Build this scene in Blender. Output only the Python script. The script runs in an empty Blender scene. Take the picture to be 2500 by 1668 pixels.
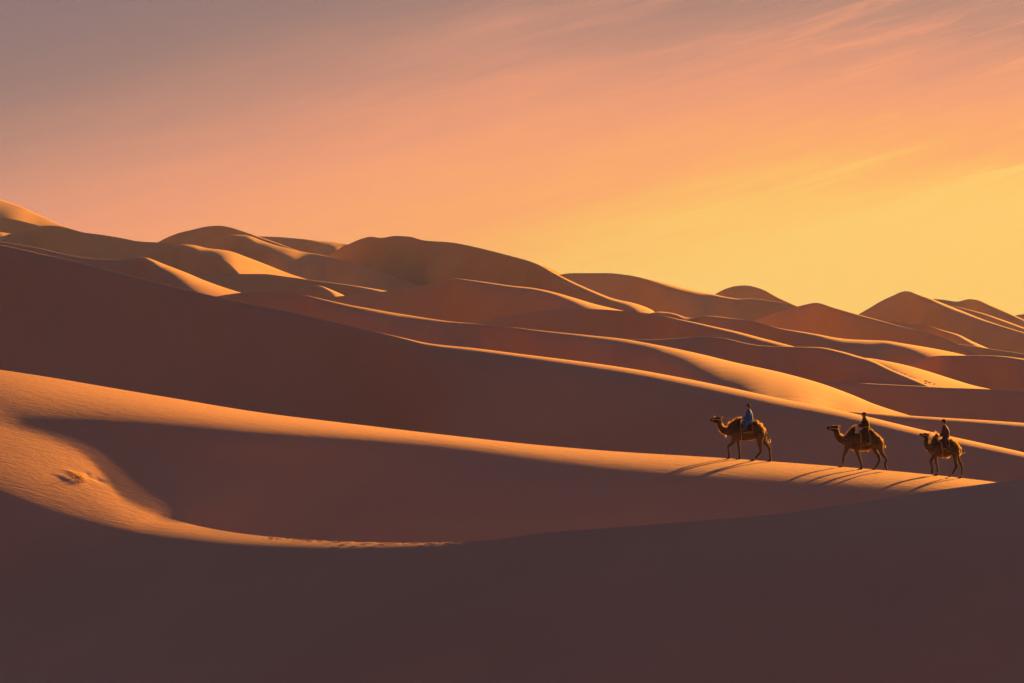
import bpy, bmesh, math, random
import numpy as np
from mathutils import Vector, Matrix, noise as mnoise

# ------------------------------------------------------------------ camera, sky, sun, exposure
sc = bpy.context.scene
COL = sc.collection
F = 2500.0 * 100.0 / 36.0          # focal length in photograph pixels (100 mm lens on 36 mm)
CX, CY = 1250.0, 834.0
cam_d = bpy.data.cameras.new("camera"); cam = bpy.data.objects.new("camera", cam_d); COL.objects.link(cam)
cam_d.lens = 100.0; cam_d.sensor_width = 36.0; cam_d.clip_start = 0.5; cam_d.clip_end = 60000
cam.location = (0, 0, 0); cam.rotation_euler = (math.radians(90), 0, 0)
sc.camera = cam

SUN_AZ, SUN_EL = 36.0, 12.0        # degrees right of the view direction, above the horizon
SUN_STRENGTH, SKY_STRENGTH, EXPOSURE = 5.0, 0.157, 2.58
L = np.array([math.sin(math.radians(SUN_AZ)) * math.cos(math.radians(SUN_EL)),
              math.cos(math.radians(SUN_AZ)) * math.cos(math.radians(SUN_EL)),
              math.sin(math.radians(SUN_EL))])
sun_d = bpy.data.lights.new("sun", 'SUN'); sun = bpy.data.objects.new("sun", sun_d); COL.objects.link(sun)
sun_d.energy = SUN_STRENGTH; sun_d.angle = math.radians(0.8); sun_d.color = (1.0, 0.395, 0.046)
sun.rotation_euler = Vector(L).to_track_quat('Z', 'Y').to_euler()
sun.location = (60, 80, 60)

sc.view_settings.view_transform = 'Standard'; sc.view_settings.look = 'None'
sc.view_settings.exposure = EXPOSURE; sc.view_settings.gamma = 1.0; sc.view_settings.use_curve_mapping = False
sc.cycles.max_bounces = 6; sc.cycles.volume_bounces = 1

def lin(r, g, b):
    f = lambda c: (c / 255 / 12.92) if c <= 10.3 else ((c / 255 + 0.055) / 1.055) ** 2.4
    return (f(r), f(g), f(b), 1.0)

def nd(nt, typ, **kw):
    n = nt.nodes.new(typ)
    for k, v in kw.items():
        if k.startswith('i_'):
            key = k[2:]; n.inputs[int(key) if key.isdigit() else key].default_value = v
        else:
            setattr(n, k, v)
    return n

def mth(nt, op, a, b=None, clamp=False):
    n = nt.nodes.new('ShaderNodeMath'); n.operation = op; n.use_clamp = clamp
    for i, v in enumerate((a, b)):
        if v is None: continue
        if isinstance(v, (int, float)): n.inputs[i].default_value = v
        else: nt.links.new(v, n.inputs[i])
    return n.outputs[0]

def build_world():
    w = bpy.data.worlds.new("World"); sc.world = w; w.use_nodes = True
    nt = w.node_tree; nt.nodes.clear()
    out = nt.nodes.new('ShaderNodeOutputWorld'); bg = nt.nodes.new('ShaderNodeBackground')
    nt.links.new(bg.outputs[0], out.inputs[0]); bg.inputs[1].default_value = SKY_STRENGTH
    tc = nt.nodes.new('ShaderNodeTexCoord'); sep = nt.nodes.new('ShaderNodeSeparateXYZ')
    nt.links.new(tc.outputs['Generated'], sep.inputs[0])
    x, y, z = sep.outputs
    el = mth(nt, 'MULTIPLY', mth(nt, 'ARCSINE', z), 57.2958)
    e0 = mth(nt, 'MAXIMUM', el, 0.0); elp = mth(nt, 'ADD', e0, mth(nt, 'MULTIPLY', mth(nt, 'MULTIPLY', e0, mth(nt, 'MINIMUM', e0, 20.0)), 0.03)); elp = mth(nt, 'MINIMUM', elp, 26.0)
    # distance of a sky point from the sunset glow (degrees): climbs with height, falls towards the sun's side
    mr = nt.nodes.new('ShaderNodeMapRange'); mr.interpolation_type = 'SMOOTHSTEP'
    nt.links.new(el, mr.inputs[0]); mr.inputs[1].default_value = 1.5; mr.inputs[2].default_value = 6.0
    mr.inputs[3].default_value = 1.0; mr.inputs[4].default_value = 0.12
    xr = mth(nt, 'MULTIPLY', mth(nt, 'MULTIPLY', mth(nt, 'MAXIMUM', x, 0.0), 1.40), mr.outputs[0])
    t = mth(nt, 'ADD', elp, mth(nt, 'MULTIPLY', mth(nt, 'ADD', xr, mth(nt, 'MULTIPLY', mth(nt, 'MINIMUM', x, 0.0), 1.12)), -17.0))
    # away from the sunset, behind the viewer, the low sky is darker dusk
    hz = mth(nt, 'SQRT', mth(nt, 'ADD', mth(nt, 'MULTIPLY', x, x), mth(nt, 'MULTIPLY', y, y)))
    t = mth(nt, 'ADD', t, mth(nt, 'MULTIPLY', mth(nt, 'SUBTRACT', hz, y), 12.0))
    # wind-drawn veil clouds: noise stretched along a slightly tilted line
    def streaks(tilt, kx, kz, **kw):
        zz = mth(nt, 'SUBTRACT', z, mth(nt, 'MULTIPLY', x, tilt))
        cb = nt.nodes.new('ShaderNodeCombineXYZ')
        nt.links.new(mth(nt, 'MULTIPLY', x, kx), cb.inputs[0]); nt.links.new(mth(nt, 'MULTIPLY', y, kx), cb.inputs[1]); nt.links.new(mth(nt, 'MULTIPLY', zz, kz), cb.inputs[2])
        n = nd(nt, 'ShaderNodeTexNoise', **kw); nt.links.new(cb.outputs[0], n.inputs['Vector'])
        return n
    n1 = streaks(0.22, 7.0, 58, i_Scale=1.0, i_Detail=5.0, i_Roughness=0.5, i_Distortion=0.3)
    n2 = streaks(0.26, 16, 190, i_Scale=1.0, i_Detail=6.0, i_Roughness=0.62, i_Distortion=1.1)
    side = nt.nodes.new('ShaderNodeMapRange'); side.interpolation_type = 'SMOOTHSTEP'; nt.links.new(x, side.inputs[0])
    side.inputs[1].default_value = -0.15; side.inputs[2].default_value = 0.12; side.inputs[3].default_value = 0.3; side.inputs[4].default_value = 1.0
    s1 = mth(nt, 'MULTIPLY', mth(nt, 'SUBTRACT', n1.outputs[0], 0.5), 3.4)
    s2 = mth(nt, 'MULTIPLY', mth(nt, 'SUBTRACT', n2.outputs[0], 0.5), 2.6)
    t = mth(nt, 'ADD', t, mth(nt, 'MULTIPLY', mth(nt, 'ADD', s1, s2), side.outputs[0]))
    n3 = streaks(0.30, 11, 150, i_Scale=1.0, i_Detail=7.0, i_Roughness=0.58, i_Distortion=1.4)
    wisp = mth(nt, 'MULTIPLY', mth(nt, 'MAXIMUM', mth(nt, 'SUBTRACT', n3.outputs[0], 0.52), 0.0), -9.0)
    s2side = nt.nodes.new('ShaderNodeMapRange'); s2side.interpolation_type = 'SMOOTHSTEP'; nt.links.new(x, s2side.inputs[0])
    s2side.inputs[1].default_value = 0.0; s2side.inputs[2].default_value = 0.14
    t = mth(nt, 'ADD', t, mth(nt, 'MULTIPLY', wisp, s2side.outputs[0]))
    fac = mth(nt, 'MULTIPLY', mth(nt, 'ADD', t, 10.0), 1 / 60.0, clamp=True)
    ramp = nt.nodes.new('ShaderNodeValToRGB'); cr = ramp.color_ramp; cr.interpolation = 'B_SPLINE'
    stops = [(-10, (255, 205, 110)), (-3, (252, 205, 114)), (-0.8, (250, 206, 118)), (0.6, (250, 204, 114)),
             (1.7, (250, 186, 108)), (3.0, (249, 168, 114)), (4.6, (244, 160, 121)), (6.0, (226, 150, 126)),
             (7.3, (190, 138, 127)), (9.0, (150, 121, 121)), (11.0, (130, 113, 123)),
             (16, (126, 112, 126)), (26, (120, 118, 146)), (38, (92, 97, 125)), (50, (66, 72, 98))]
    while len(cr.elements) < len(stops): cr.elements.new(0.5)
    for e, (p, c) in zip(cr.elements, stops):
        e.position = (p + 10) / 60.0; e.color = lin(*c)
    nt.links.new(fac, ramp.inputs[0])
    sky = nt.nodes.new('ShaderNodeTexSky'); sky.sky_type = 'NISHITA'; sky.sun_disc = False
    sky.sun_elevation = math.radians(SUN_EL); sky.sun_rotation = math.radians(SUN_AZ)
    sky.dust_density = 6.0; sky.air_density = 2.0
    sk = nt.nodes.new('ShaderNodeVectorMath'); sk.operation = 'SCALE'; sk.inputs['Scale'].default_value = 0.10
    nt.links.new(sky.outputs[0], sk.inputs[0])
    mx = nt.nodes.new('ShaderNodeMix'); mx.data_type = 'RGBA'; mx.inputs[0].default_value = 0.94
    nt.links.new(sk.outputs[0], mx.inputs[6]); nt.links.new(ramp.outputs[0], mx.inputs[7])
    nt.links.new(mx.outputs[2], bg.inputs[0])
build_world()

# ------------------------------------------------------------------ materials
def new_mat(name):
    m = bpy.data.materials.new(name); m.use_nodes = True
    return m, m.node_tree, m.node_tree.nodes['Principled BSDF']

def sand_material(name, near):
    m, nt, b = new_mat(name)
    b.inputs['Roughness'].default_value = 0.95
    b.inputs['Specular IOR Level'].default_value = 0.12
    tc = nt.nodes.new('ShaderNodeTexCoord')
    mp = nt.nodes.new('ShaderNodeMapping'); nt.links.new(tc.outputs['Object'], mp.inputs[0])
    mp.inputs['Scale'].default_value = (0.05, 0.05, 0.05)
    n = nd(nt, 'ShaderNodeTexNoise', i_Scale=1.0, i_Detail=4.0, i_Roughness=0.55)
    nt.links.new(mp.outputs[0], n.inputs['Vector'])
    r = nt.nodes.new('ShaderNodeValToRGB'); nt.links.new(n.outputs[0], r.inputs[0])
    r.color_ramp.elements[0].position = 0.3; r.color_ramp.elements[1].position = 0.72
    r.color_ramp.elements[0].color = (0.355, 0.212, 0.155, 1); r.color_ramp.elements[1].color = (0.41, 0.245, 0.178, 1)
    nt.links.new(r.outputs[0], b.inputs['Base Color'])
    # fine wind ripples, drawn out along the slope
    mp2 = nt.nodes.new('ShaderNodeMapping'); nt.links.new(tc.outputs['Object'], mp2.inputs[0])
    mp2.inputs['Rotation'].default_value = (0, math.radians(-7), math.radians(6))
    mp2.inputs['Scale'].default_value = (0.55, 3.0, 3.0) if near else (0.12, 0.5, 0.5)
    n2 = nd(nt, 'ShaderNodeTexNoise', i_Scale=1.6, i_Detail=6.0, i_Roughness=0.62, i_Distortion=0.4)
    nt.links.new(mp2.outputs[0], n2.inputs['Vector'])
    bp = nt.nodes.new('ShaderNodeBump'); bp.inputs['Strength'].default_value = 1.0
    bp.inputs['Distance'].default_value = 0.028 if near else 0.06
    nt.links.new(n2.outputs[0], bp.inputs['Height']); nt.links.new(bp.outputs[0], b.inputs['Normal'])
    return m
SAND_NEAR = sand_material('sand_near', True)
SAND_FAR = sand_material('sand_far', False)

# ------------------------------------------------------------------ grid helpers
def pchip(xk, yk, x):
    xk = np.asarray(xk, float); yk = np.asarray(yk, float); x = np.asarray(x, float)
    h = np.diff(xk); dl = np.diff(yk) / h; m = np.zeros_like(yk)
    for i in range(1, len(xk) - 1):
        if dl[i - 1] * dl[i] > 0:
            w1 = 2 * h[i] + h[i - 1]; w2 = h[i] + 2 * h[i - 1]
            m[i] = (w1 + w2) / (w1 / dl[i - 1] + w2 / dl[i])
    m[0] = dl[0]; m[-1] = dl[-1]
    i = np.clip(np.searchsorted(xk, x) - 1, 0, len(xk) - 2)
    t = np.clip((x - xk[i]) / h[i], -0.5, 1.5)
    t2, t3 = t * t, t * t * t
    return ((2*t3 - 3*t2 + 1) * yk[i] + (t3 - 2*t2 + t) * h[i] * m[i] + (-2*t3 + 3*t2) * yk[i+1] + (t3 - t2) * h[i] * m[i+1])

def smooth(a, n):
    if n < 1: return a
    k = np.hanning(2 * n + 3)[1:-1]; k /= k.sum()
    p = np.concatenate([2 * a[0] - a[n:0:-1], a, 2 * a[-1] - a[-2:-n - 2:-1]])
    return np.convolve(p, k, 'valid')

def grid_mesh(name, G, mat, parent=None):
    """G: rows x columns x 3 array of points -> one smooth mesh object."""
    R, Cn, _ = G.shape
    me = bpy.data.meshes.new(name)
    me.vertices.add(R * Cn); me.vertices.foreach_set('co', G.reshape(-1).astype(np.float32))
    idx = np.arange(R * Cn).reshape(R, Cn)
    q = np.stack([idx[:-1, :-1], idx[1:, :-1], idx[1:, 1:], idx[:-1, 1:]], -1).reshape(-1, 4)
    n = len(q)
    me.loops.add(n * 4); me.loops.foreach_set('vertex_index', q.reshape(-1).astype(np.int32))
    me.polygons.add(n); me.polygons.foreach_set('loop_start', np.arange(0, n * 4, 4, dtype=np.int32))
    me.polygons.foreach_set('use_smooth', np.ones(n, dtype=bool))
    me.update(calc_edges=True)
    me.materials.append(mat)
    o = bpy.data.objects.new(name, me); COL.objects.link(o)
    if parent: o.parent = parent
    return o

def ndl(G):
    """N.L times |N|/Nz-ish: returns n.L with n=(.., .., 1)-scaled, rows x columns."""
    du = np.gradient(G, axis=1); ds = np.gradient(G, axis=0)
    n = np.cross(du, ds); n *= np.sign(n[..., 2:3] + 1e-12)
    n /= np.maximum(np.abs(n[..., 2:3]), 1e-6)
    return n @ L

def world(x, d, z):
    return np.stack([(x - CX) / F * d, d, z], -1)

def term_slope(x, d, z):
    """slope (dz/ddepth) at which a surface holding this curve turns away from the sun."""
    P = world(x, d, z); t = np.gradient(P, axis=0)
    c = (x - CX) / F
    a = (L[0] - c * L[1]) / (t[:, 0] - c * t[:, 1])
    b = a * t[:, 1] - L[1]
    return (a * t[:, 2] - L[2]) / b

def undulate(rng, x, d, n=5, l0=14., l1=60.):
    X = (x - CX) / F * d; Y = d; o = np.zeros_like(X)
    for _ in range(n):
        lam = math.exp(rng.uniform(math.log(l0), math.log(l1))); th = rng.uniform(-0.5, 1.2); ph = rng.uniform(0, 6.28)
        o += (lam / l1) * np.sin(2 * math.pi * (X * math.cos(th) + Y * math.sin(th)) / lam + ph)
    return o / n

NEWT = 0.0
DUNES = []
def dune(label, pts, mf=0.55, p=1.6, back=0.22, depth=70., und=0.25, soft=1.0, k0=0.12, cols=None, sm=3, mat=None, seed=None):
    """One dune: crest through pts (photo x, photo y, distance, width of the sunlit strip in photo px; negative = crest in shade)."""
    pts = sorted(pts); xs = [q[0] for q in pts]
    n = cols or int(max(60, min(520, (xs[-1] - xs[0]) / 4.0)))
    x = np.linspace(xs[0], xs[-1], n)
    y = smooth(pchip(xs, [q[1] for q in pts], x), sm); d = smooth(pchip(xs, [q[2] for q in pts], x), 8)
    w = smooth(pchip(xs, [q[3] for q in pts], x), 3)
    w = np.where(w > 0, w * (0.7 + 0.3 * np.clip((w - 15) / 45, 0, 1)), w)
    z = (CY - y) / F * d
    mv = z / d
    if not isinstance(mf, float): mf = smooth(pchip([q[0] for q in mf], [q[1] for q in mf], x), 20)
    mt = smooth(smooth(np.clip(term_slope(x, d, z), -0.6, 0.75), 9), 9)
    rng = random.Random(seed if seed is not None else len(DUNES) + 11)
    NB, NR = 16, 26
    tb = np.linspace(0, 1, NB + 1)[1:]
    sr = np.geomspace(0.02, 1.0, NR) * depth
    for it in range(5):
        lit = w > 0
        m1 = np.where(lit, np.maximum(mt, mv + 0.05), np.maximum(mt, mv + 0.02) + np.maximum(0, -w) * 0.01)
        mb = mv + k0 * (m1 - mv)
        st = np.where(lit, np.clip(np.maximum(w, 0) * d / F / ((mb - mv) + (m1 - mb) / (p + 1)), 0.05, 80.), 0.05)
        if n > 50: st = smooth(st, 8); m1 = smooth(m1, 5)
        m2 = np.maximum(mf, m1 + 0.10)
        Lc = np.clip((m2 - m1) * st / (p * np.maximum(m1 - mv, 0.05)) * soft, 0.6 * d / 200, 14.)
        rows = []
        # far side of the crest
        for s in (60., 30., 15., 7., 3., 1.2, 0.4):
            s = s * max(1.0, d.mean() / 300)
            k = 5.0
            zz = z + mv * s - (back) * (s - k * (1 - math.exp(-s / k)))
            rows.append(world(x, d + s, zz))
        rows.append(world(x, d, z))
        for t in tb:
            s = st * t
            rows.append(world(x, d - s, z - (mb * s + (m1 - mb) * st * t ** (p + 1) / (p + 1))))
        zb = z - (mb * st + (m1 - mb) * st / (p + 1))
        for s in sr:
            e = Lc * (1 - np.exp(-s / Lc))
            zz = zb - (m1 * s + (m2 - m1) * (s - e))
            dd = d - st - s
            zz = zz + und * (d / 300) * (1 - np.exp(-s / 8.0)) * undulate(rng.__class__(seed or 5), x, dd, l0=14 * d.mean() / 300, l1=60 * d.mean() / 300)
            rows.append(world(x, dd, zz))
        G = np.stack(rows)
        if it == 4: break
        r = 7 + NB
        e = ndl(G)[r]
        mt = np.where(lit & (mt > mv + 0.05), np.clip(mt + NEWT * smooth(smooth(e, min(30, n//4)), min(30, n//4)), -0.6, 0.8), mt)
    o = grid_mesh('dune', G, mat or SAND_FAR)
    o['kind'] = 'structure'; o['label'] = label
    DUNES.append(o)
    return o

# ------------------------------------------------------------------ desert floor to the horizon
me = bpy.data.meshes.new('desert_floor'); S = 25000
me.from_pydata([(-S, -S, -70), (S, -S, -70), (S, S, -70), (-S, S, -70)], [], [(0, 1, 2, 3)])
me.materials.append(SAND_FAR)
o = bpy.data.objects.new('desert_floor', me); COL.objects.link(o)
o['kind'] = 'structure'; o['label'] = 'flat sand floor far below the dunes'

# ------------------------------------------------------------------ far dunes, back to front (x, y, distance, sunlit strip)
dune('tall tan sunlit dune flank at the far end of the range', [(-300, 380, 1500, 60), (0, 487, 1400, 75), (51, 504, 1380, 70), (102, 528, 1360, 60), (153, 551, 1340, 40), (204, 567, 1320, 20), (300, 592, 1300, 10), (400, 615, 1290, 5)], depth=160, p=0.8, k0=0.62)
dune('distant dark dune peeping over a slope at the rim of the range', [(2380, 800, 1500, -5), (2470, 772, 1500, -5), (2500, 767, 1500, -5), (2700, 745, 1500, -5)], depth=120)
dune('far pointed dune with a short sunlit streak below its peak', [(2240, 745, 1250, -5), (2277, 730, 1240, -5), (2310, 733, 1230, -3), (2338, 737, 1225, -6), (2350, 734, 1222, -6), (2365, 730, 1220, -3), (2385, 732, 1200, 2), (2420, 745, 1170, 6), (2450, 758, 1150, 5), (2500, 781, 1120, 5), (2600, 825, 1080, 3)], depth=120)
dune('thin sunlit ridge running beneath the far pointed dune', [(2290, 752, 1130, -3), (2330, 748, 1120, 1), (2360, 755, 1100, 2), (2400, 765, 1080, 4), (2450, 782, 1050, 6), (2500, 800, 1020, 6), (2650, 850, 980, 5)], depth=120)
dune('long dark dune behind the twin topped mountain dune', [(560, 590, 1300, -4), (600, 575, 1290, -4), (632, 577, 1280, -4), (680, 579, 1270, -4), (740, 584, 1255, -2), (770, 587, 1248, 5), (790, 589, 1243, 15), (815, 591, 1236, 14), (832, 594, 1230, 4), (850, 597, 1225, -3), (1000, 630, 1190, -5)], depth=120, k0=0.5)
dune('rounded peak with a fan of sun on its right shoulder', [(300, 640, 1100, -6), (385, 592, 1080, -6), (410, 579, 1075, -6), (440, 568, 1070, -6), (475, 560, 1065, -6), (505, 553, 1060, -6), (535, 551, 1050, -5), (560, 555, 1035, -3), (590, 564, 1015, -1), (612, 571, 1000, 3), (650, 584, 985, 3), (700, 602, 970, 2), (780, 632, 950, -2)], depth=120)
dune('sunlit fan ridge below the rounded peak', [(500, 590, 960, -6), (550, 576, 950, -3), (575, 573, 945, 3), (600, 574, 935, 9), (640, 588, 915, 16), (680, 601, 895, 20), (705, 607, 885, 20), (730, 613, 880, 14), (745, 616, 878, 9), (778, 621, 870, 4), (830, 634, 860, -3), (900, 655, 850, -4), (1000, 688, 845, -5), (1150, 750, 840, -6)], depth=110, p=0.8, k0=0.5)
dune('broad dark saddle dune under the tan flank', [(-200, 560, 1150, -6), (0, 531, 1100, -8), (34, 536, 1090, -8), (68, 544, 1080, -8), (98, 552, 1070, -8), (160, 572, 1060, -8)], depth=120)
dune('low dark swell sloping to the dip in the skyline', [(-200, 575, 1050, -5), (-50, 569, 1010, 2), (0, 567, 1000, 6), (22, 570, 995, -2), (50, 566, 995, -6), (80, 556, 990, -7), (110, 551, 980, -6), (130, 551, 975, -4), (160, 556, 965, -3), (200, 567, 950, -5), (245, 573, 940, -6), (300, 582, 930, -6), (335, 589, 920, -6), (360, 591, 915, -6), (385, 592, 910, -6), (450, 598, 900, -6), (560, 640, 890, -6)], depth=110)
dune('broad sunlit tongue of sand in the middle of the left range', [(330, 618, 880, -5), (400, 605, 860, -5), (430, 600, 850, -3), (450, 597, 845, 4), (470, 598, 838, 10), (500, 605, 825, 18), (560, 613, 795, 36), (600, 627, 775, 55), (650, 646, 760, 70), (700, 666, 750, 70), (745, 681, 745, 40), (850, 715, 740, 20)], depth=90, p=1.0, k0=0.35)
dune('small far dune peak with a thin sunlit right edge', [(1690, 760, 1200, -5), (1745, 719, 1190, -5), (1775, 704, 1185, -5), (1800, 698, 1180, -5), (1820, 697, 1175, -4), (1860, 706, 1160, 1), (1900, 726, 1140, 5), (1950, 748, 1120, 5), (2050, 790, 1100, 2)], depth=120)
dune('short sunlit crest behind the mountain dune shoulder', [(1280, 655, 1150, 0), (1327, 649, 1140, 14), (1350, 656, 1120, 20), (1380, 670, 1100, 20), (1450, 700, 1080, 10)], depth=120)
dune('wide smooth dune with a sunlit strip near the end of its crest', [(1300, 700, 1050, -5), (1360, 672, 1040, -5), (1400, 667, 1035, -5), (1480, 667, 1020, -4), (1540, 673, 1005, -3), (1570, 679, 995, 2), (1620, 690, 975, 12), (1680, 706, 950, 11), (1720, 715, 935, 6), (1745, 719, 930, 5), (1765, 724, 925, 5), (1790, 728, 918, 4), (1803, 730, 915, 3), (1830, 729, 910, 1), (1870, 733, 905, 1), (1900, 738, 900, 1), (1950, 750, 890, -2), (2050, 800, 880, -4)], depth=120)
dune('great dark mountain dune with a double top', [(650, 720, 960, -6), (760, 650, 950, -6), (820, 612, 940, -6), (850, 597, 935, -6), (880, 584, 930, -6), (905, 578, 925, -6), (930, 581, 915, -6), (965, 576, 905, -6), (1000, 578, 895, -6), (1034, 587, 880, -5), (1100, 592, 860, -5), (1150, 601, 840, -5), (1200, 613, 820, -5), (1250, 626, 795, -4), (1290, 637, 770, -2), (1320, 648, 745, 3), (1350, 664, 720, 5), (1400, 689, 685, 7), (1450, 711, 655, 8), (1500, 730, 632, 11), (1550, 741, 615, 20), (1590, 756, 605, 26), (1608, 769, 600, 22), (1680, 800, 590, 5)], depth=100, sm=2)
dune('pointed dune with a long shaded face and thin sunlit edge', [(2020, 815, 1050, -5), (2095, 768, 1040, -5), (2120, 754, 1035, -5), (2150, 736, 1030, -5), (2180, 722, 1025, -5), (2210, 711, 1015, -4), (2222, 712, 1008, -3), (2235, 717, 1000, 3), (2250, 722, 992, 3), (2275, 730, 978, 8), (2300, 740, 960, 10), (2350, 760, 930, 8), (2400, 780, 900, 5), (2450, 797, 875, 3), (2500, 812, 855, 3), (2700, 870, 800, 3)], depth=110, sm=1)
dune('low crescent dune with a bright sickle of sun at its foot', [(2120, 790, 780, -4), (2175, 785, 770, -2), (2210, 791, 765, -1), (2260, 794, 755, -2), (2300, 806, 735, 3), (2340, 817, 715, 7), (2370, 832, 700, 12), (2395, 843, 690, 18), (2418, 853, 685, 12), (2500, 885, 680, 4)], depth=90)
dune('pale low dune ending at the foot of the pointed dune', [(2280, 845, 640, -4), (2340, 841, 630, 1), (2385, 846, 625, 1), (2418, 852, 620, 1), (2460, 858, 615, 1), (2500, 864, 610, 1), (2700, 890, 600, 2)], depth=80)
dune('dark dune with a symmetrical peak and fine lit outline', [(1780, 810, 780, -5), (1835, 785, 770, -5), (1870, 772, 765, -5), (1900, 762, 760, -5), (1950, 748, 752, -5), (1970, 743, 748, -5), (1993, 739, 742, -4), (2010, 743, 735, -2), (2030, 750, 725, 1), (2060, 758, 712, 3), (2095, 768, 698, 3), (2150, 783, 676, 2), (2200, 797, 658, 1), (2240, 807, 645, 0), (2270, 815, 636, -2), (2300, 824, 628, -3), (2340, 842, 618, -3), (2398, 868, 605, -2), (2480, 905, 595, -2)], depth=90)
dune('small dune curl with a bright cut edge', [(690, 740, 645, -5), (720, 714, 640, -5), (740, 703, 637, -5), (757, 698, 634, -4), (775, 697, 630, -3), (787, 699, 625, 3), (800, 704, 618, 10), (815, 710, 611, 18), (842, 722, 603, 10), (900, 745, 595, 3)], depth=50)
dune('low dune below the sunlit tongue with a fine bright edge', [(420, 695, 685, -5), (490, 675, 680, -5), (560, 669, 673, -5), (640, 669, 665, -5), (700, 676, 655, -2), (760, 684, 643, 1), (860, 697, 623, 2), (900, 703, 615, 6), (945, 711, 607, 9), (1000, 725, 601, 3)], depth=70)
dune('wide dune below the mountain with a brightening right edge', [(740, 745, 560, -6), (812, 726, 555, -6), (840, 722, 552, -5), (945, 711, 545, -4), (1000, 702, 540, -4), (1050, 694, 535, -4), (1080, 686, 532, -3), (1110, 680, 528, 0), (1150, 684, 518, 3), (1200, 691, 506, 4), (1250, 698, 495, 5), (1300, 703, 486, 6), (1350, 713, 474, 10), (1400, 727, 462, 20), (1450, 742, 452, 28), (1500, 754, 444, 30), (1540, 764, 438, 28), (1640, 800, 430, 24)], depth=70)
dune('small lit ripple ridges behind the long middle dune', [(1560, 775, 505, -3), (1608, 761, 500, 3), (1640, 764, 493, 4), (1660, 770, 488, 5), (1680, 776, 485, 2), (1692, 776, 485, -1), (1720, 771, 483, 1), (1760, 774, 477, 2), (1800, 779, 471, 1), (1840, 785, 465, -2), (1870, 793, 460, -2), (1900, 801, 455, 2), (1950, 809, 447, 5), (2000, 817, 439, 8), (2030, 823, 435, 13), (2080, 829, 431, 17), (2110, 830, 429, 17), (2130, 831, 427, 13), (2160, 832, 424, 12), (2200, 838, 418, 18), (2250, 846, 411, 32), (2300, 855, 405, 40), (2360, 868, 399, 30), (2450, 895, 395, 10)], depth=70)
dune('flat topped dark dune under the symmetrical peak', [(2160, 915, 360, -4), (2215, 890, 356, -3), (2250, 877, 352, -2), (2280, 870, 348, 0), (2300, 868, 345, 1), (2400, 868, 336, 1), (2450, 870, 331, 3), (2500, 876, 326, 6), (2700, 900, 315, 8)], depth=60)
dune('long middle dune with a bright descending edge', [(1090, 815, 420, -5), (1160, 790, 415, -4), (1200, 780, 412, -3), (1250, 769, 409, -2), (1300, 763, 405, -1), (1350, 757, 401, -1), (1400, 754, 397, -1), (1450, 755, 392, -2), (1540, 761, 382, -2), (1608, 769, 373, -1), (1640, 776, 368, 2), (1700, 788, 358, 5), (1750, 799, 350, 7), (1800, 810, 342, 9), (1850, 823, 335, 11), (1900, 836, 329, 11), (1945, 848, 324, 8), (2050, 880, 316, 4)], depth=60)
dune('sunlit dune flank crossed by a line of footprints', [(2080, 872, 318, 5), (2125, 875, 314, 18), (2160, 881, 310, 35), (2200, 889, 306, 60), (2260, 905, 300, 80), (2320, 924, 295, 80), (2380, 942, 291, 60), (2424, 952, 288, 40), (2520, 985, 284, 20)], depth=50, p=0.9)
dune('wavy crested dune with a thin wandering bright rim', [(1450, 845, 300, -3), (1520, 828, 298, 0), (1600, 829, 296, 1), (1650, 826, 295, 1), (1710, 822, 294, 0), (1770, 826, 292, 1), (1800, 833, 290, 2), (1850, 843, 286, 2), (1900, 846, 283, 1), (1945, 847, 280, 1), (2000, 848, 277, 4), (2050, 857, 272, 7), (2100, 871, 266, 8), (2125, 878, 263, 8), (2180, 904, 256, 7), (2230, 925, 251, 7), (2280, 947, 246, 6), (2360, 985, 240, 5)], depth=50)
dune('low dark dune with a straight thin bright crest', [(1900, 955, 262, 0), (2005, 934, 256, 2), (2070, 934, 253, 2), (2150, 938, 249, 2), (2250, 943, 244, 2), (2300, 946, 242, 2), (2400, 950, 238, -1), (2500, 955, 234, -1), (2700, 965, 226, -1), (2950, 980, 218, -1)], depth=45)
dune('pointed dune with a triangular sunlit face', [(-300, 540, 480, 1), (0, 590, 460, 1), (50, 598, 456, 1), (100, 607, 452, 1), (150, 619, 448, 1), (200, 628, 444, 1), (250, 633, 440, 1), (300, 634, 437, 0), (340, 630, 434, -1), (355, 629, 432, 2), (370, 633, 429, 10), (400, 645, 423, 22), (450, 664, 414, 36), (500, 685, 406, 45), (550, 703, 400, 48), (592, 716, 396, 50), (680, 745, 390, 50)], depth=60, sm=1, p=1.2, k0=0.3)
dune('long dune with a great golden sunlit flank', [(450, 740, 345, -5), (540, 722, 340, -5), (590, 715, 336, -5), (650, 713, 332, -5), (720, 716, 326, -4), (760, 724, 322, 2), (800, 733, 318, 5), (850, 744, 312, 7), (900, 753, 307, 10), (950, 762, 302, 12), (1000, 770, 297, 9), (1050, 778, 292, 7), (1100, 785, 287, 4), (1143, 789, 284, 2), (1200, 794, 280, 0), (1260, 800, 276, 1), (1300, 805, 273, 3), (1389, 814, 267, 6), (1450, 820, 262, 9), (1517, 827, 256, 12), (1570, 836, 251, 16), (1623, 846, 246, 26), (1708, 864, 239, 48), (1794, 885, 233, 72), (1900, 908, 227, 100), (2000, 935, 222, 115), (2080, 964, 219, 100), (2130, 985, 217, 70), (2180, 1002, 215, 40), (2222, 1015, 214, 20), (2320, 1050, 212, 8)], depth=50, p=0.8, cols=700)
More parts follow.
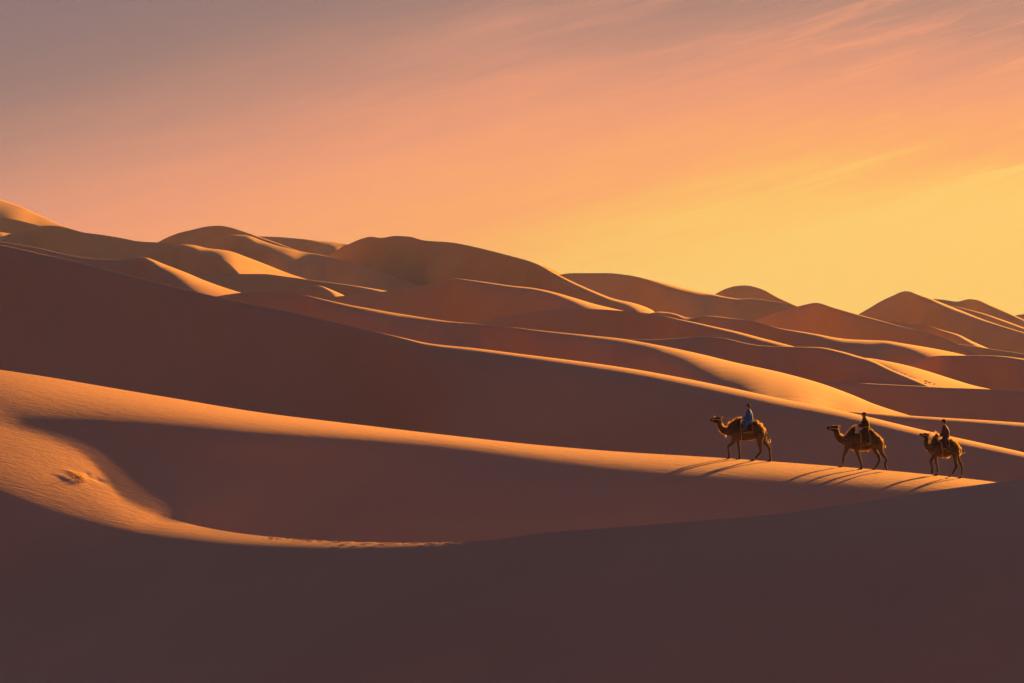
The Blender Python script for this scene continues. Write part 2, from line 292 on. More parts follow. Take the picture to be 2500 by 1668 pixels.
dune('low ridge with trodden sunlit crest behind the riders', [(1980, 1015, 198, 3), (2050, 1003, 196, 3), (2100, 1006, 195, 6), (2160, 1010, 193, 8), (2222, 1015, 191, 10), (2300, 1020, 188, 10), (2400, 1026, 185, 12), (2500, 1033, 182, 14), (2700, 1048, 176, 15), (2950, 1070, 170, 15)], depth=40, mat=SAND_NEAR)
dune('long dark dune behind the riders with a glowing crest', [(-400, 520, 262, 1), (0, 598, 250, 1), (50, 608, 248, 1), (100, 620, 246, 1), (165, 634, 244, 0), (250, 655, 241, -3), (330, 676, 238, -4), (400, 694, 235, -4), (470, 711, 233, -4), (540, 727, 230, -4), (620, 744, 227, -3), (700, 759, 224, -3), (800, 782, 220, -2), (900, 806, 215, -1), (985, 825, 210, 4), (1049, 839, 207, 8), (1155, 850, 203, 10), (1283, 866, 199, 13), (1411, 882, 195, 16), (1538, 900, 191, 18), (1666, 923, 187, 21), (1794, 949, 183, 22), (1900, 972, 180, 22), (2050, 1002, 177, 22), (2278, 1056, 172, 21), (2500, 1105, 168, 18), (2800, 1180, 163, 16)], mf=[(-400, .80), (850, .76), (1200, .52), (2800, .50)], depth=40, cols=700, mat=SAND_NEAR)

# ------------------------------------------------------------------ the riders' dune, running into the foreground ridge as one surface
# Crest and ridge lines were read off the photo; between them the sand's fall is integrated along the sun's direction
# from how squarely each part of the slope faces the sun (g > 0 sunlit, g < 0 turned away).
YK = [(-450, 825), (0, 903), (120, 921), (213, 937), (300, 952), (426, 973), (638, 1008), (851, 1034), (1000, 1052), (1113, 1065), (1326, 1088), (1538, 1105), (1751, 1117.5), (1900, 1128), (2045, 1139), (2155, 1148), (2283, 1160), (2431, 1177), (2560, 1196), (2950, 1260), (3400, 1340)]
WK = [(-450, 112), (0, 112), (120, 102), (213, 88), (426, 66), (638, 50), (851, 38), (1000, 31), (1113, 29), (1326, 35), (1538, 42), (1751, 46), (1900, 44), (2155, 43), (2431, 41), (2950, 40), (3400, 40)]
YF = [(-450, 985), (0, 1040), (120, 1074), (204, 1113), (240, 1146), (270, 1184), (298, 1216), (330, 1234), (362, 1248), (426, 1269.5), (511, 1290), (600, 1304), (719, 1315.5), (838, 1322), (957, 1324.5), (1077, 1324), (1184, 1319.5), (1326, 1301), (1538, 1285), (1751, 1267.5), (1900, 1254), (2045, 1233.5), (2155, 1217.5), (2283, 1198), (2431, 1178), (2560, 1160), (2950, 1105), (3400, 1050)]
YT = [(-450, 1060), (0, 1194), (85, 1228), (170, 1257), (255, 1280), (340, 1299), (426, 1312), (638, 1331), (838, 1337), (957, 1335), (1077, 1330), (1184, 1321), (1326, 1301), (2950, 1105), (3400, 1050)]
XM = 395.0      # where the foreground ridge springs from the big slope

def main_dune():
    x = np.arange(-440, 3301, 2.5); n = len(x)
    C = lambda T, k: smooth(pchip([q[0] for q in T], [q[1] for q in T], x), k)
    yK, wK, yF, yT = smooth(C(YK, 40), 20), smooth(C(WK, 40), 20), C(YF, 7), C(YT, 14)
    dK = 145.0 - 2.5 * np.exp(-(x + 440) / 700.0); qK = np.log(dK)
    NY = 760; y0 = 800.0; dy = 1.3; Y = y0 + dy * np.arange(NY)
    gc = 1.45 + 0.55 * np.exp(-((x - 800) / 500.0) ** 2) 
    gc = gc * (0.42 + 0.58 * (1 - np.exp(-np.maximum(x + 60, 0) / 330.0)))       # sun on the crest itself
    def ramp(y, pts):
        return np.interp(y, [p[0] for p in pts], [p[1] for p in pts])
    def sm(a, k=17):
        return smooth(a, k)
    KS = 0.352                                                    # lean of the sun's rays across the picture
    hT = np.maximum.accumulate(yK + wK + KS * x); hE = np.maximum.accumulate(yF + KS * x)
    cM = float(np.interp(XM, x, hE))
    cg = np.arange(700.0, 3400.0, 4.0); xeg = np.where(cg < cM, np.interp(cg, hE, x), XM - (cg - cM) * 2.5); xeg = smooth(smooth(xeg, 14), 14)
    def hollow(X):
        """slope turned from the sun below the crest's terminator, then rising back into the light at the shelf's edge"""
        c = Y + KS * X
        xt = np.interp(c, hT, x); xe = np.interp(c, cg, xeg)
        sp = np.maximum(xt - xe, 1.0); f = np.clip((xt - X) / sp, 0, 1)
        return -0.30 * np.clip((sp - 30) / 380.0, 0, 1) * np.sin(2 * math.pi * f)
    def g_col(i):
        """g down one photo column: the upper slope, and (from XM on) the foreground ridge"""
        X = x[i]; t1 = yK[i] + wK[i]; soft = 14 + 70 * math.exp(-max(X, 0) / 300.0)
        up = [(yK[i], gc[i]), (yK[i] + 0.5 * wK[i], gc[i] * 0.40), (t1, 0.0)]
        k1 = 1 / (1 + np.exp(-(Y - t1) / (soft * 0.3)))
        gu = ramp(Y, up) * (1 - k1) + hollow(X) * k1
        gu = np.maximum(gu, -0.36 + 0.48 * math.exp(-max(X, 0) / 200.0))
        w = yT[i] - yF[i]
        top = 0.36 + 0.26 * min(max(X, 0) / XM, 1) if X < XM else 0.62 + 0.4 * (1 - math.exp(-(X - XM) / 120.0))
        if X > 1000: top = max(-0.12, 1.02 - (X - 1000) / 170.0)
        lowr = [(yF[i], top), (yF[i] + 0.5 * max(w, 0.5), top * 0.7), (yT[i] + 0.5, min(top, 0.03)), (yT[i] + 14 + 12 * math.exp(-max(X, 0) / 300), -0.16), (yT[i] + 75, -0.25), (yT[i] + 220, -0.38), (1760, -0.50)]
        gl = ramp(Y, lowr)
        if X < XM:                                                # one slope: soft passage from hollow to shelf
            k = 1 / (1 + np.exp(-(Y - yF[i]) / 5.0))
            return sm(gu * (1 - k) + gl * k, 7), gl
        return sm(gu, 7), gl
    U = (x - CX) / F; V = (CY - Y) / F
    def march(qn, i, g, yb, qb, dx):
        """one step to the left, to column i, from the field qn of column i+1; yb = height of the crest where rays enter"""
        den = L[0] - U[i] * L[1]; dt = dx / F / den; dl = dx * (L[2] - V * L[1]) / den
        src = np.interp(Y - dl, Y, qn); f = np.clip((Y - yb) / dl, 0, 1)
        ins = (Y - dl) >= yb
        return np.where(ins, src - (L[1] + g) * dt, np.where(Y >= yb, qb - (L[1] + g) * dt * f, qb + 2.0 * (yb - Y) / F))
    QU = np.zeros((n, NY)); QL = np.zeros((n, NY))
    im = int(np.searchsorted(x, XM))
    for i in range(n - 1, -1, -1):
        g, gl = g_col(i)
        if i == n - 1: QU[i] = qK[i] - (Y - yK[i]) / F * 2.6; continue
        QU[i] = march(QU[i + 1], i, g, yK[i], qK[i], 2.5) if i >= im else QU[i]
    dm = math.exp(np.interp(yF[im], Y, QU[im]))
    xx = np.maximum(x - XM, 0); j = im + 24
    sl = (math.exp(np.interp(yF[j], Y, QU[j])) - dm) / (x[j] - x[im])
    dF = dm + sl * xx * np.exp(-xx / 220.0) + (106.0 - dm) * (1 - np.exp(-(xx / 560.0) ** 1.6)); qF = np.log(dF)
    for i in range(n - 1, -1, -1):
        g, gl = g_col(i)
        if i == n - 1:
            QL[i] = qF[i] - np.cumsum(np.where(Y > yF[i], (L[1] + gl) / 0.19, 0.0)) * dy / F; continue
        if i >= im: QL[i] = march(QL[i + 1], i, gl, yF[i], qF[i], 2.5)
        elif i == im - 1:
            both = np.where(Y < yF[im], QU[im], QL[im]); QU[i] = march(both, i, g, yK[i], qK[i], 2.5); QL[i] = QU[i]
        else:
            QU[i] = march(QU[i + 1], i, g, yK[i], qK[i], 2.5); QL[i] = QU[i]
    for i in range(n):                                            # ease the seam where ridge and slope run together
        if x[i] < XM + 60:
            q = smooth(smooth(QL[i], 16), 16); k = np.clip((Y - yT[i] - 10) / 40.0, 0, 1); QL[i] = QL[i] * (1 - k) + q * k
    NKr, NHo, NFr = 96, 10, 150
    rows = []
    mv = (CY - yK) / F; zK = mv * dK
    for s_ in (50., 30., 16., 8., 4., 2., 1., 0.4):
        rows.append(world(x, dK + s_, zK + mv * s_ - 0.25 * (s_ - 6 * (1 - math.exp(-s_ / 6)))))
    def row(Q, yy):
        d = np.array([math.exp(np.interp(yy[i], Y, Q[i])) for i in range(n)])
        return world(x, d, (CY - yy) / F * d)
    rows.append(world(x, dK, zK))
    for t in np.linspace(0, 1, NKr + 1)[1:]:
        rows.append(row(QU, yK + (yF - yK) * t ** 1.35))
    gap = np.where(x < XM, 7.0 * (1 - np.exp(-(XM - x).clip(0) / 25.0)), 0.0) + 0.02
    A = rows[-1]; B = row(QL, yF + gap)
    for t in np.linspace(0, 1, NHo + 2)[1:-1]:
        m = A * (1 - t) + B * t; m[:, 2] -= 0.16 * np.clip((x - XM - 10) / 70.0, 0, 1) * (A[:, 1] - B[:, 1]).clip(0) * 4 * t * (1 - t)
        rows.append(np.where((x < XM)[:, None], row(QL, yF + gap * t), m))
    rows.append(B); rF = len(rows) - 1; yF = yF + gap
    for t in np.linspace(0, 1, NFr + 1)[1:]:
        rows.append(row(QL, yF + (1740 - yF) * t ** 1.6))
    last = rows[-1]; dd = rows[-1] - rows[-2]; slope = 0.5
    for s_ in (1.5, 4., 9., 18., 30., 45.):                       # on down, out of the picture
        d = last[:, 1] - s_; rows.append(world(x, d, last[:, 2] - slope * s_))
    G = np.stack(rows); c0, c1 = im - 14, im + 15                  # knit the seam where the ridge springs from the slope
    for r in range(rF - NHo - 8, rF + 10):
        for k in (1, 2):
            q = smooth(G[r, c0 - 20:c1 + 20, k], 6); G[r, c0:c1, k] = q[20:-20]
        G[r, :, 0] = (x - CX) / F * G[r, :, 1]
    return x, G, rF
MX, MG, RF = main_dune()
K0 = 8; RK = 8   # row of the riders' crest

def hit(px, py, lo=K0, hi=None):
    """point of the main dune seen at photo pixel (px, py): searched down the column from row lo."""
    c = (px - MX[0]) / 2.5; i = int(c); f = c - i
    colm = MG[lo:hi, i] * (1 - f) + MG[lo:hi, i + 1] * f
    yy = CY - colm[:, 2] / colm[:, 1] * F
    for k in range(len(yy) - 1):
        if yy[k] <= py <= yy[k + 1]:
            t = (py - yy[k]) / max(yy[k + 1] - yy[k], 1e-9)
            return Vector(colm[k] * (1 - t) + colm[k + 1] * t)
    return Vector(colm[int(np.argmin(abs(yy - py)))])

def bump_field(cx, cy, lx, ly, h, rot=0.0, rim=0.0):
    """press or raise an oval of sand (metres) into the main dune about world point (cx, cy)"""
    X, Y = MG[..., 0] - cx, MG[..., 1] - cy
    c, n = math.cos(rot), math.sin(rot)
    u = (X * c + Y * n) / lx; v = (-X * n + Y * c) / ly
    q = u * u + v * v; m = q < 9
    MG[..., 2][m] += (h * np.exp(-q[m]) + rim * np.exp(-((np.sqrt(q[m]) - 1.7) / 0.45) ** 2))

def tread_sand():
    rng = random.Random(21)
    # trail of footprints along the foreground ridge
    for a, b in [(200, 148), (250, 152), (320, 156), (395, 158), (440, 161), (500, 163), (525, 175), (590, 184), (660, 172), (700, 178), (760, 180), (830, 188), (800, 200), (900, 184), (960, 196), (1040, 187),
                 (1090, 201), (1160, 194), (1220, 188), (1290, 187), (1370, 188), (1450, 186), (1500, 189), (1560, 184), (1610, 182), (1680, 180), (1760, 176)]:
        P = hit(600 + a / 3.357, 1270 + b / 3.357, RF - 3)
        for k in range(rng.choice((1, 1, 2))):
            bump_field(P.x + rng.uniform(-.15, .15), P.y + rng.uniform(-.2, .2), rng.uniform(.10, .19), rng.uniform(.07, .12), -rng.uniform(.018, .036), rng.uniform(-.4, .4), rng.uniform(.006, .012))
    # hoof-trodden crest just under the riders
    for k in range(40):
        px = rng.uniform(1560, 2420); row = MG[K0, int((px - MX[0]) / 2.5)]
        bump_field(row[0], row[1] - rng.uniform(0.0, 1.1), .12, .10, -rng.uniform(.004, .010), 0, .003)
    # wind-scoured sand around the grass tuft
    for px, py, lx, ly, h, r in [(172, 1153, .42, .07, .035, .10), (160, 1166, .50, .10, .04, .05), (172, 1174, .40, .07, .036, -.12), (185, 1163, .30, .09, .03, 0), (140, 1163, .45, .12, -.015, 0),
                                 (214, 1157.5, .16, .05, -.035, -.25), (238, 1171, .36, .10, -.05, -.28), (226, 1166, .22, .06, .03, -.28), (198, 1170, .22, .22, .05, 0)]:
        P = hit(px, py, RK)
        bump_field(P.x, P.y, lx, ly * 2.2, h, r)
tread_sand()

md = grid_mesh('dune', MG, SAND_NEAR)
md['kind'] = 'structure'; md['label'] = 'sweeping dune carrying the camel riders and curling into the foreground ridge'

# ------------------------------------------------------------------ camels, riders and their gear
CAMEL_D = 144.72
PXM = F / CAMEL_D                 # photo pixels per metre at the riders

def simple_mat(name, col, rough=0.8, spec=0.2, noise_amt=0.0, scale=8.0, translucent=0.0, tcol=None):
    m, nt, b = new_mat(name)
    b.inputs['Roughness'].default_value = rough; b.inputs['Specular IOR Level'].default_value = spec
    tc = nt.nodes.new('ShaderNodeTexCoord')
    n = nd(nt, 'ShaderNodeTexNoise', i_Scale=scale, i_Detail=4.0, i_Roughness=0.6)
    nt.links.new(tc.outputs['Object'], n.inputs['Vector'])
    r = nt.nodes.new('ShaderNodeValToRGB'); nt.links.new(n.outputs[0], r.inputs[0])
    r.color_ramp.elements[0].position = 0.32; r.color_ramp.elements[1].position = 0.68
    r.color_ramp.elements[0].color = (*[c * (1 - noise_amt) for c in col], 1)
    r.color_ramp.elements[1].color = (*[min(1, c * (1 + noise_amt)) for c in col], 1)
    nt.links.new(r.outputs[0], b.inputs['Base Color'])
    if translucent:
        out = nt.nodes['Material Output']
        tr = nt.nodes.new('ShaderNodeBsdfTranslucent'); tr.inputs[0].default_value = (*tcol, 1)
        mx = nt.nodes.new('ShaderNodeMixShader'); mx.inputs[0].default_value = translucent
        nt.links.new(b.outputs[0], mx.inputs[1]); nt.links.new(tr.outputs[0], mx.inputs[2])
        nt.links.new(mx.outputs[0], out.inputs['Surface'])
    return m

def camel_skin():
    m, nt, b = new_mat('camel_coat')
    b.inputs['Roughness'].default_value = 0.85; b.inputs['Specular IOR Level'].default_value = 0.15
    tc = nt.nodes.new('ShaderNodeTexCoord'); sep = nt.nodes.new('ShaderNodeSeparateXYZ')
    nt.links.new(tc.outputs['Object'], sep.inputs[0])
    n = nd(nt, 'ShaderNodeTexNoise', i_Scale=3.2, i_Detail=5.0, i_Roughness=0.65)
    nt.links.new(tc.outputs['Object'], n.inputs['Vector'])
    v = mth(nt, 'ADD', mth(nt, 'MULTIPLY', mth(nt, 'SUBTRACT', n.outputs[0], 0.5), 0.9), mth(nt, 'MULTIPLY', sep.outputs[2], 0.45))
    r = nt.nodes.new('ShaderNodeValToRGB'); cr = r.color_ramp
    for k, (p, c) in enumerate([(0.02, (0.018, 0.013, 0.012)), (0.16, (0.036, 0.026, 0.023)), (0.45, (0.078, 0.057, 0.051)), (0.72, (0.042, 0.030, 0.026)), (0.9, (0.022, 0.015, 0.012))]):
        e = cr.elements[k] if k < 2 else cr.elements.new(p)
        e.position = p; e.color = (*c, 1)
    nt.links.new(v, r.inputs[0]); nt.links.new(r.outputs[0], b.inputs['Base Color'])
    n2 = nd(nt, 'ShaderNodeTexNoise', i_Scale=38.0, i_Detail=3.0)
    nt.links.new(tc.outputs['Object'], n2.inputs['Vector'])
    bp = nt.nodes.new('ShaderNodeBump'); bp.inputs['Distance'].default_value = 0.02; bp.inputs['Strength'].default_value = 0.7
    nt.links.new(n2.outputs[0], bp.inputs['Height']); nt.links.new(bp.outputs[0], b.inputs['Normal'])
    return m

M_COAT = camel_skin()
M_WOOL = simple_mat('camel_wool', (0.032, 0.021, 0.015), 0.9, 0.1, 0.3, 6, 0.32, (0.9, 0.62, 0.30))
M_CLOTH = simple_mat('saddle_cloth', (0.055, 0.028, 0.02), 0.9, 0.1, 0.3, 14)
M_TRIM = simple_mat('saddle_border', (0.34, 0.21, 0.10), 0.85, 0.15, 0.2, 30)
M_IRON = simple_mat('stirrup_iron', (0.30, 0.28, 0.25), 0.4, 0.6, 0.2, 20)
M_ROPE = simple_mat('rope', (0.48, 0.36, 0.22), 0.9, 0.1, 0.2, 60)
M_SKIN = simple_mat('skin', (0.33, 0.17, 0.11), 0.6, 0.3, 0.06, 20)
M_HAIR = simple_mat('black_hair', (0.012, 0.010, 0.009), 0.6, 0.3, 0.2, 40)
M_BOOT = simple_mat('boot_leather', (0.018, 0.015, 0.014), 0.5, 0.4, 0.2, 20)
M_HAT = simple_mat('dark_felt', (0.017, 0.014, 0.013), 0.9, 0.15, 0.2, 25)
M_BLUE = simple_mat('blue_wool', (0.006, 0.080, 0.31), 0.85, 0.15, 0.2, 9)
M_BLACK = simple_mat('black_wool', (0.014, 0.013, 0.015), 0.85, 0.15, 0.2, 9)
M_PLUM = simple_mat('plum_wool', (0.040, 0.022, 0.055), 0.85, 0.15, 0.2, 9)
M_EYE = simple_mat('dark_eye', (0.008, 0.006, 0.005), 0.2, 0.6, 0.1, 10)

def empty(name, loc):
    e = bpy.data.objects.new(name, None); COL.objects.link(e); e.location = loc
    e.empty_display_size = 0.3
    return e

def tag(o, label, cat, group=None):
    o['label'] = label; o['category'] = cat
    if group: o['group'] = group

def catmull(P, sub):
    P = [np.array(p, float) for p in P]
    if len(P) < 3 or sub < 2:
        return P if sub < 2 else [P[0] + (P[1] - P[0]) * t for t in np.linspace(0, 1, sub + 1)]
    E = [2 * P[0] - P[1]] + P + [2 * P[-1] - P[-2]]; out = []
    for i in range(1, len(E) - 2):
        a, b, c, d = E[i - 1:i + 3]
        for t in np.arange(sub) / sub:
            out.append(0.5 * ((2 * b) + (c - a) * t + (2 * a - 5 * b + 4 * c - d) * t * t + (3 * b - a - 3 * c + d) * t ** 3))
    out.append(P[-1])
    return out

def tube(bm, chain, seg=14, sub=4, cap=True, flat=False):
    """chain of (x, y, z, radius, side radius): a closed tapered limb; cross-section = in-plane radius by sideways radius."""
    C = catmull(chain, sub); n = len(C); rings = []
    pos = [Vector(c[:3]) for c in C]
    for i in range(n):
        T = (pos[min(i + 1, n - 1)] - pos[max(i - 1, 0)])
        T = T.normalized() if T.length > 1e-9 else Vector((1, 0, 0))
        Y = Vector((0, 1, 0)) - T * T.y
        Y = Y.normalized() if Y.length > 0.2 else Vector((1, 0, 0)).cross(T).normalized()
        N = T.cross(Y).normalized()
        rings.append((pos[i], T, N, Y, max(C[i][3], 1e-4), max(C[i][4], 1e-4)))
    full = []
    def ring(c, N, Y, a, b):
        return [bm.verts.new(c + N * (a * math.cos(2 * math.pi * k / seg)) + Y * (b * math.sin(2 * math.pi * k / seg))) for k in range(seg)]
    if cap:
        c, T, N, Y, a, b = rings[0]; r = min(a, b)
        tip0 = bm.verts.new(c - T * r * 0.95); full.append(ring(c - T * r * 0.7, N, Y, a * 0.68, b * 0.68))
    for c, T, N, Y, a, b in rings: full.append(ring(c, N, Y, a, b))
    if cap:
        c, T, N, Y, a, b = rings[-1]; r = min(a, b)
        full.append(ring(c + T * r * 0.7, N, Y, a * 0.68, b * 0.68)); tip1 = bm.verts.new(c + T * r * 0.95)
    for A, B in zip(full[:-1], full[1:]):
        for k in range(seg):
            bm.faces.new((A[k], A[(k + 1) % seg], B[(k + 1) % seg], B[k]))
    if cap:
        for k in range(seg):
            bm.faces.new((tip0, full[0][(k + 1) % seg], full[0][k])); bm.faces.new((tip1, full[-1][k], full[-1][(k + 1) % seg]))
    else:
        bm.faces.new(full[0]); bm.faces.new(full[-1])

def fused(bm, voxel, smooth_it=3, fac=0.5):
    """union of all limbs in bm into one continuous smooth surface"""
    bmesh.ops.recalc_face_normals(bm, faces=bm.faces)
    me = bpy.data.meshes.new('tmp'); bm.to_mesh(me); bm.free()
    o = bpy.data.objects.new('tmp', me); COL.objects.link(o)
    m = o.modifiers.new('r', 'REMESH'); m.mode = 'VOXEL'; m.voxel_size = voxel; m.use_smooth_shade = True
    s = o.modifiers.new('s', 'SMOOTH'); s.factor = fac; s.iterations = smooth_it
    dg = bpy.context.evaluated_depsgraph_get()
    out = bpy.data.meshes.new_from_object(o.evaluated_get(dg))
    bpy.data.objects.remove(o); bpy.data.meshes.remove(me)
    return out

def part(name, me, mat, parent, smooth_sh=True):
    if isinstance(me, bmesh.types.BMesh):
        bm = me; bmesh.ops.recalc_face_normals(bm, faces=bm.faces); me = bpy.data.meshes.new(name); bm.to_mesh(me); bm.free()
    me.name = name
    me.polygons.foreach_set('use_smooth', np.full(len(me.polygons), smooth_sh, dtype=bool))
    me.materials.clear(); me.materials.append(mat)
    o = bpy.data.objects.new(name, me); COL.objects.link(o); o.parent = parent
    return o

class Frame:
    """turns points read off an enlarged view of the photo into metres about a thing's base"""
    def __init__(s, ox, oy, k, base):
        s.ox, s.oy, s.k = ox, oy, k
        s.base = np.array([((ox + base[0] / k) - CX) / F * CAMEL_D, CAMEL_D, (CY - (oy + base[1] / k)) / F * CAMEL_D])
    def p(s, cx, cy, y=0.0):
        return (((s.ox + cx / s.k) - CX) / F * CAMEL_D - s.base[0], y, (CY - (s.oy + cy / s.k)) / F * CAMEL_D - s.base[2])
    def m(s, px): return px / s.k / PXM
    def chain(s, pts, y0=0.0, y1=None, lat=0.85):
        n = len(pts); out = []
        for i, q in enumerate(pts):
            y = y0 if y1 is None else y0 + (y1 - y0) * i / (n - 1)
            r = s.m(q[2]); l = q[3] if len(q) > 3 else r * lat
            out.append((*s.p(q[0], q[1], y), r, l))
        return out

def wool(bm_out, me, rng, count, zones, fr, base_len=0.022):
    """hair strands rooted on the body surface; zones = (cx, cy, radius, length, droop): long hair there"""
    pol = me.polygons; areas = np.array([p.area for p in pol]); cum = np.cumsum(areas); tot = cum[-1]
    Z = [(Vector(fr.p(a, b)), fr.m(r), ln, dr) for a, b, r, ln, dr in zones]
    made = 0; tries = 0
    while made < count and tries < count * 12:
        tries += 1
        p = pol[int(np.searchsorted(cum, rng.random() * tot))]
        c = p.center + Vector((rng.uniform(-.01, .01), rng.uniform(-.01, .01), rng.uniform(-.01, .01)))
        best = 0.0; droop = 0.2; ln = base_len * rng.uniform(0.5, 1.4)
        for zc, zr, zl, zd in Z:
            dd = math.hypot(c.x - zc.x, c.z - zc.z) / zr
            if dd < 1:
                l2 = zl * (1 - dd * dd) * rng.uniform(0.45, 1.15)
                if l2 > ln: ln, droop, best = l2, zd, 1
        if not best and rng.random() < 0.6: continue
        nrm = p.normal + Vector((rng.gauss(0, .35) + 0.15, rng.gauss(0, .35), rng.gauss(0, .35)))
        if nrm.length < 1e-3: continue
        nrm.normalize()
        d1 = (nrm + Vector((0, 0, -droop))).normalized(); d2 = (nrm * 0.6 + Vector((0, 0, -droop * 1.8))).normalized()
        side = d1.cross(Vector((rng.gauss(0, 1), rng.gauss(0, 1), rng.gauss(0, 1))))
        if side.length < 1e-3: continue
        w = (0.004 + ln * 0.05) * rng.uniform(0.7, 1.3); side = side.normalized() * w
        a = c - nrm * 0.012; b = a + d1 * ln * 0.6; e = b + d2 * ln * 0.55
        v = [bm_out.verts.new(q) for q in (a - side, a + side, b + side * 0.7, b - side * 0.7, e)]
        bm_out.faces.new((v[0], v[1], v[2], v[3])); bm_out.faces.new((v[3], v[2], v[4]))
        made += 1

def build_camel(fr, spec, label, seed):
    root = empty('camel', fr.base); tag(root, label, 'camel', 'camels walking in line along the dune crest')
    bm = bmesh.new()
    def T(pts, *a, **k): tube(bm, fr.chain(pts, *a, **k))
    T(spec['trunk_r']); T(spec['hump_front'], lat=0.62); T(spec['hump_rear'], lat=0.62)
    if 'rump' in spec: T(spec['rump'], lat=0.9)
    T(spec['neck'], lat=0.72); T(spec['head'], lat=0.66); T(spec['jaw'], lat=0.6)
    T(spec['tail'], lat=0.9)
    for name, s in (('front_near', -1), ('front_far', 1), ('rear_near', -1), ('rear_far', 1)):
        leg, foot = spec[name]
        T(leg, s * 0.20, s * 0.14, lat=0.92)
        T(foot, s * 0.14, lat=1.35)
    for s in (-1, 1):                    # ears
        ex, ey = spec['ear']
        x, _, z = fr.p(ex, ey)
        tube(bm, [(x - 0.01, s * 0.055, z - 0.03, 0.022, 0.016), (x + 0.015, s * 0.08, z + 0.02, 0.024, 0.014), (x + 0.03, s * 0.09, z + 0.06, 0.010, 0.008)], seg=8)
        x, _, z = fr.p(*spec['brow'])     # brow ridges
        tube(bm, [(x + 0.03, s * 0.06, z, 0.026, 0.022), (x - 0.02, s * 0.055, z - 0.004, 0.022, 0.020)], seg=8, sub=2)
    me = fused(bm, 0.021, 3, 0.5)
    body = part('body', me, M_COAT, root)
    for s in (-1, 1):
        eye = bmesh.new()
        x, _, z = fr.p(spec['brow'][0], spec['brow'][1] + spec.get('eye_dy', 14))
        bmesh.ops.create_uvsphere(eye, u_segments=8, v_segments=6, radius=0.020, matrix=Matrix.Translation((x, s * 0.082, z)))
        part('eye', eye, M_EYE, body)
    rng = random.Random(seed); wb = bmesh.new()
    wool(wb, me, rng, 6500, spec['hair'], fr, 0.016)
    wo = part('wool', wb, M_WOOL, body, False); wo['kind'] = 'stuff'
    return root

def lathe(bm, prof, cx, cy, cz, seg=20, tilt=None, sx=1.0, sy=1.0):
    rings = []
    for r, h in prof:
        ring = []
        for k in range(seg):
            a = 2 * math.pi * k / seg
            v = Vector((r * math.cos(a) * sx, r * math.sin(a) * sy, h))
            if tilt: v = tilt @ v
            ring.append(bm.verts.new(v + Vector((cx, cy, cz))))
        rings.append(ring)
    for A, B in zip(rings[:-1], rings[1:]):
        for k in range(seg): bm.faces.new((A[k], A[(k + 1) % seg], B[(k + 1) % seg], B[k]))
    bm.faces.new(rings[0]); bm.faces.new(rings[-1])

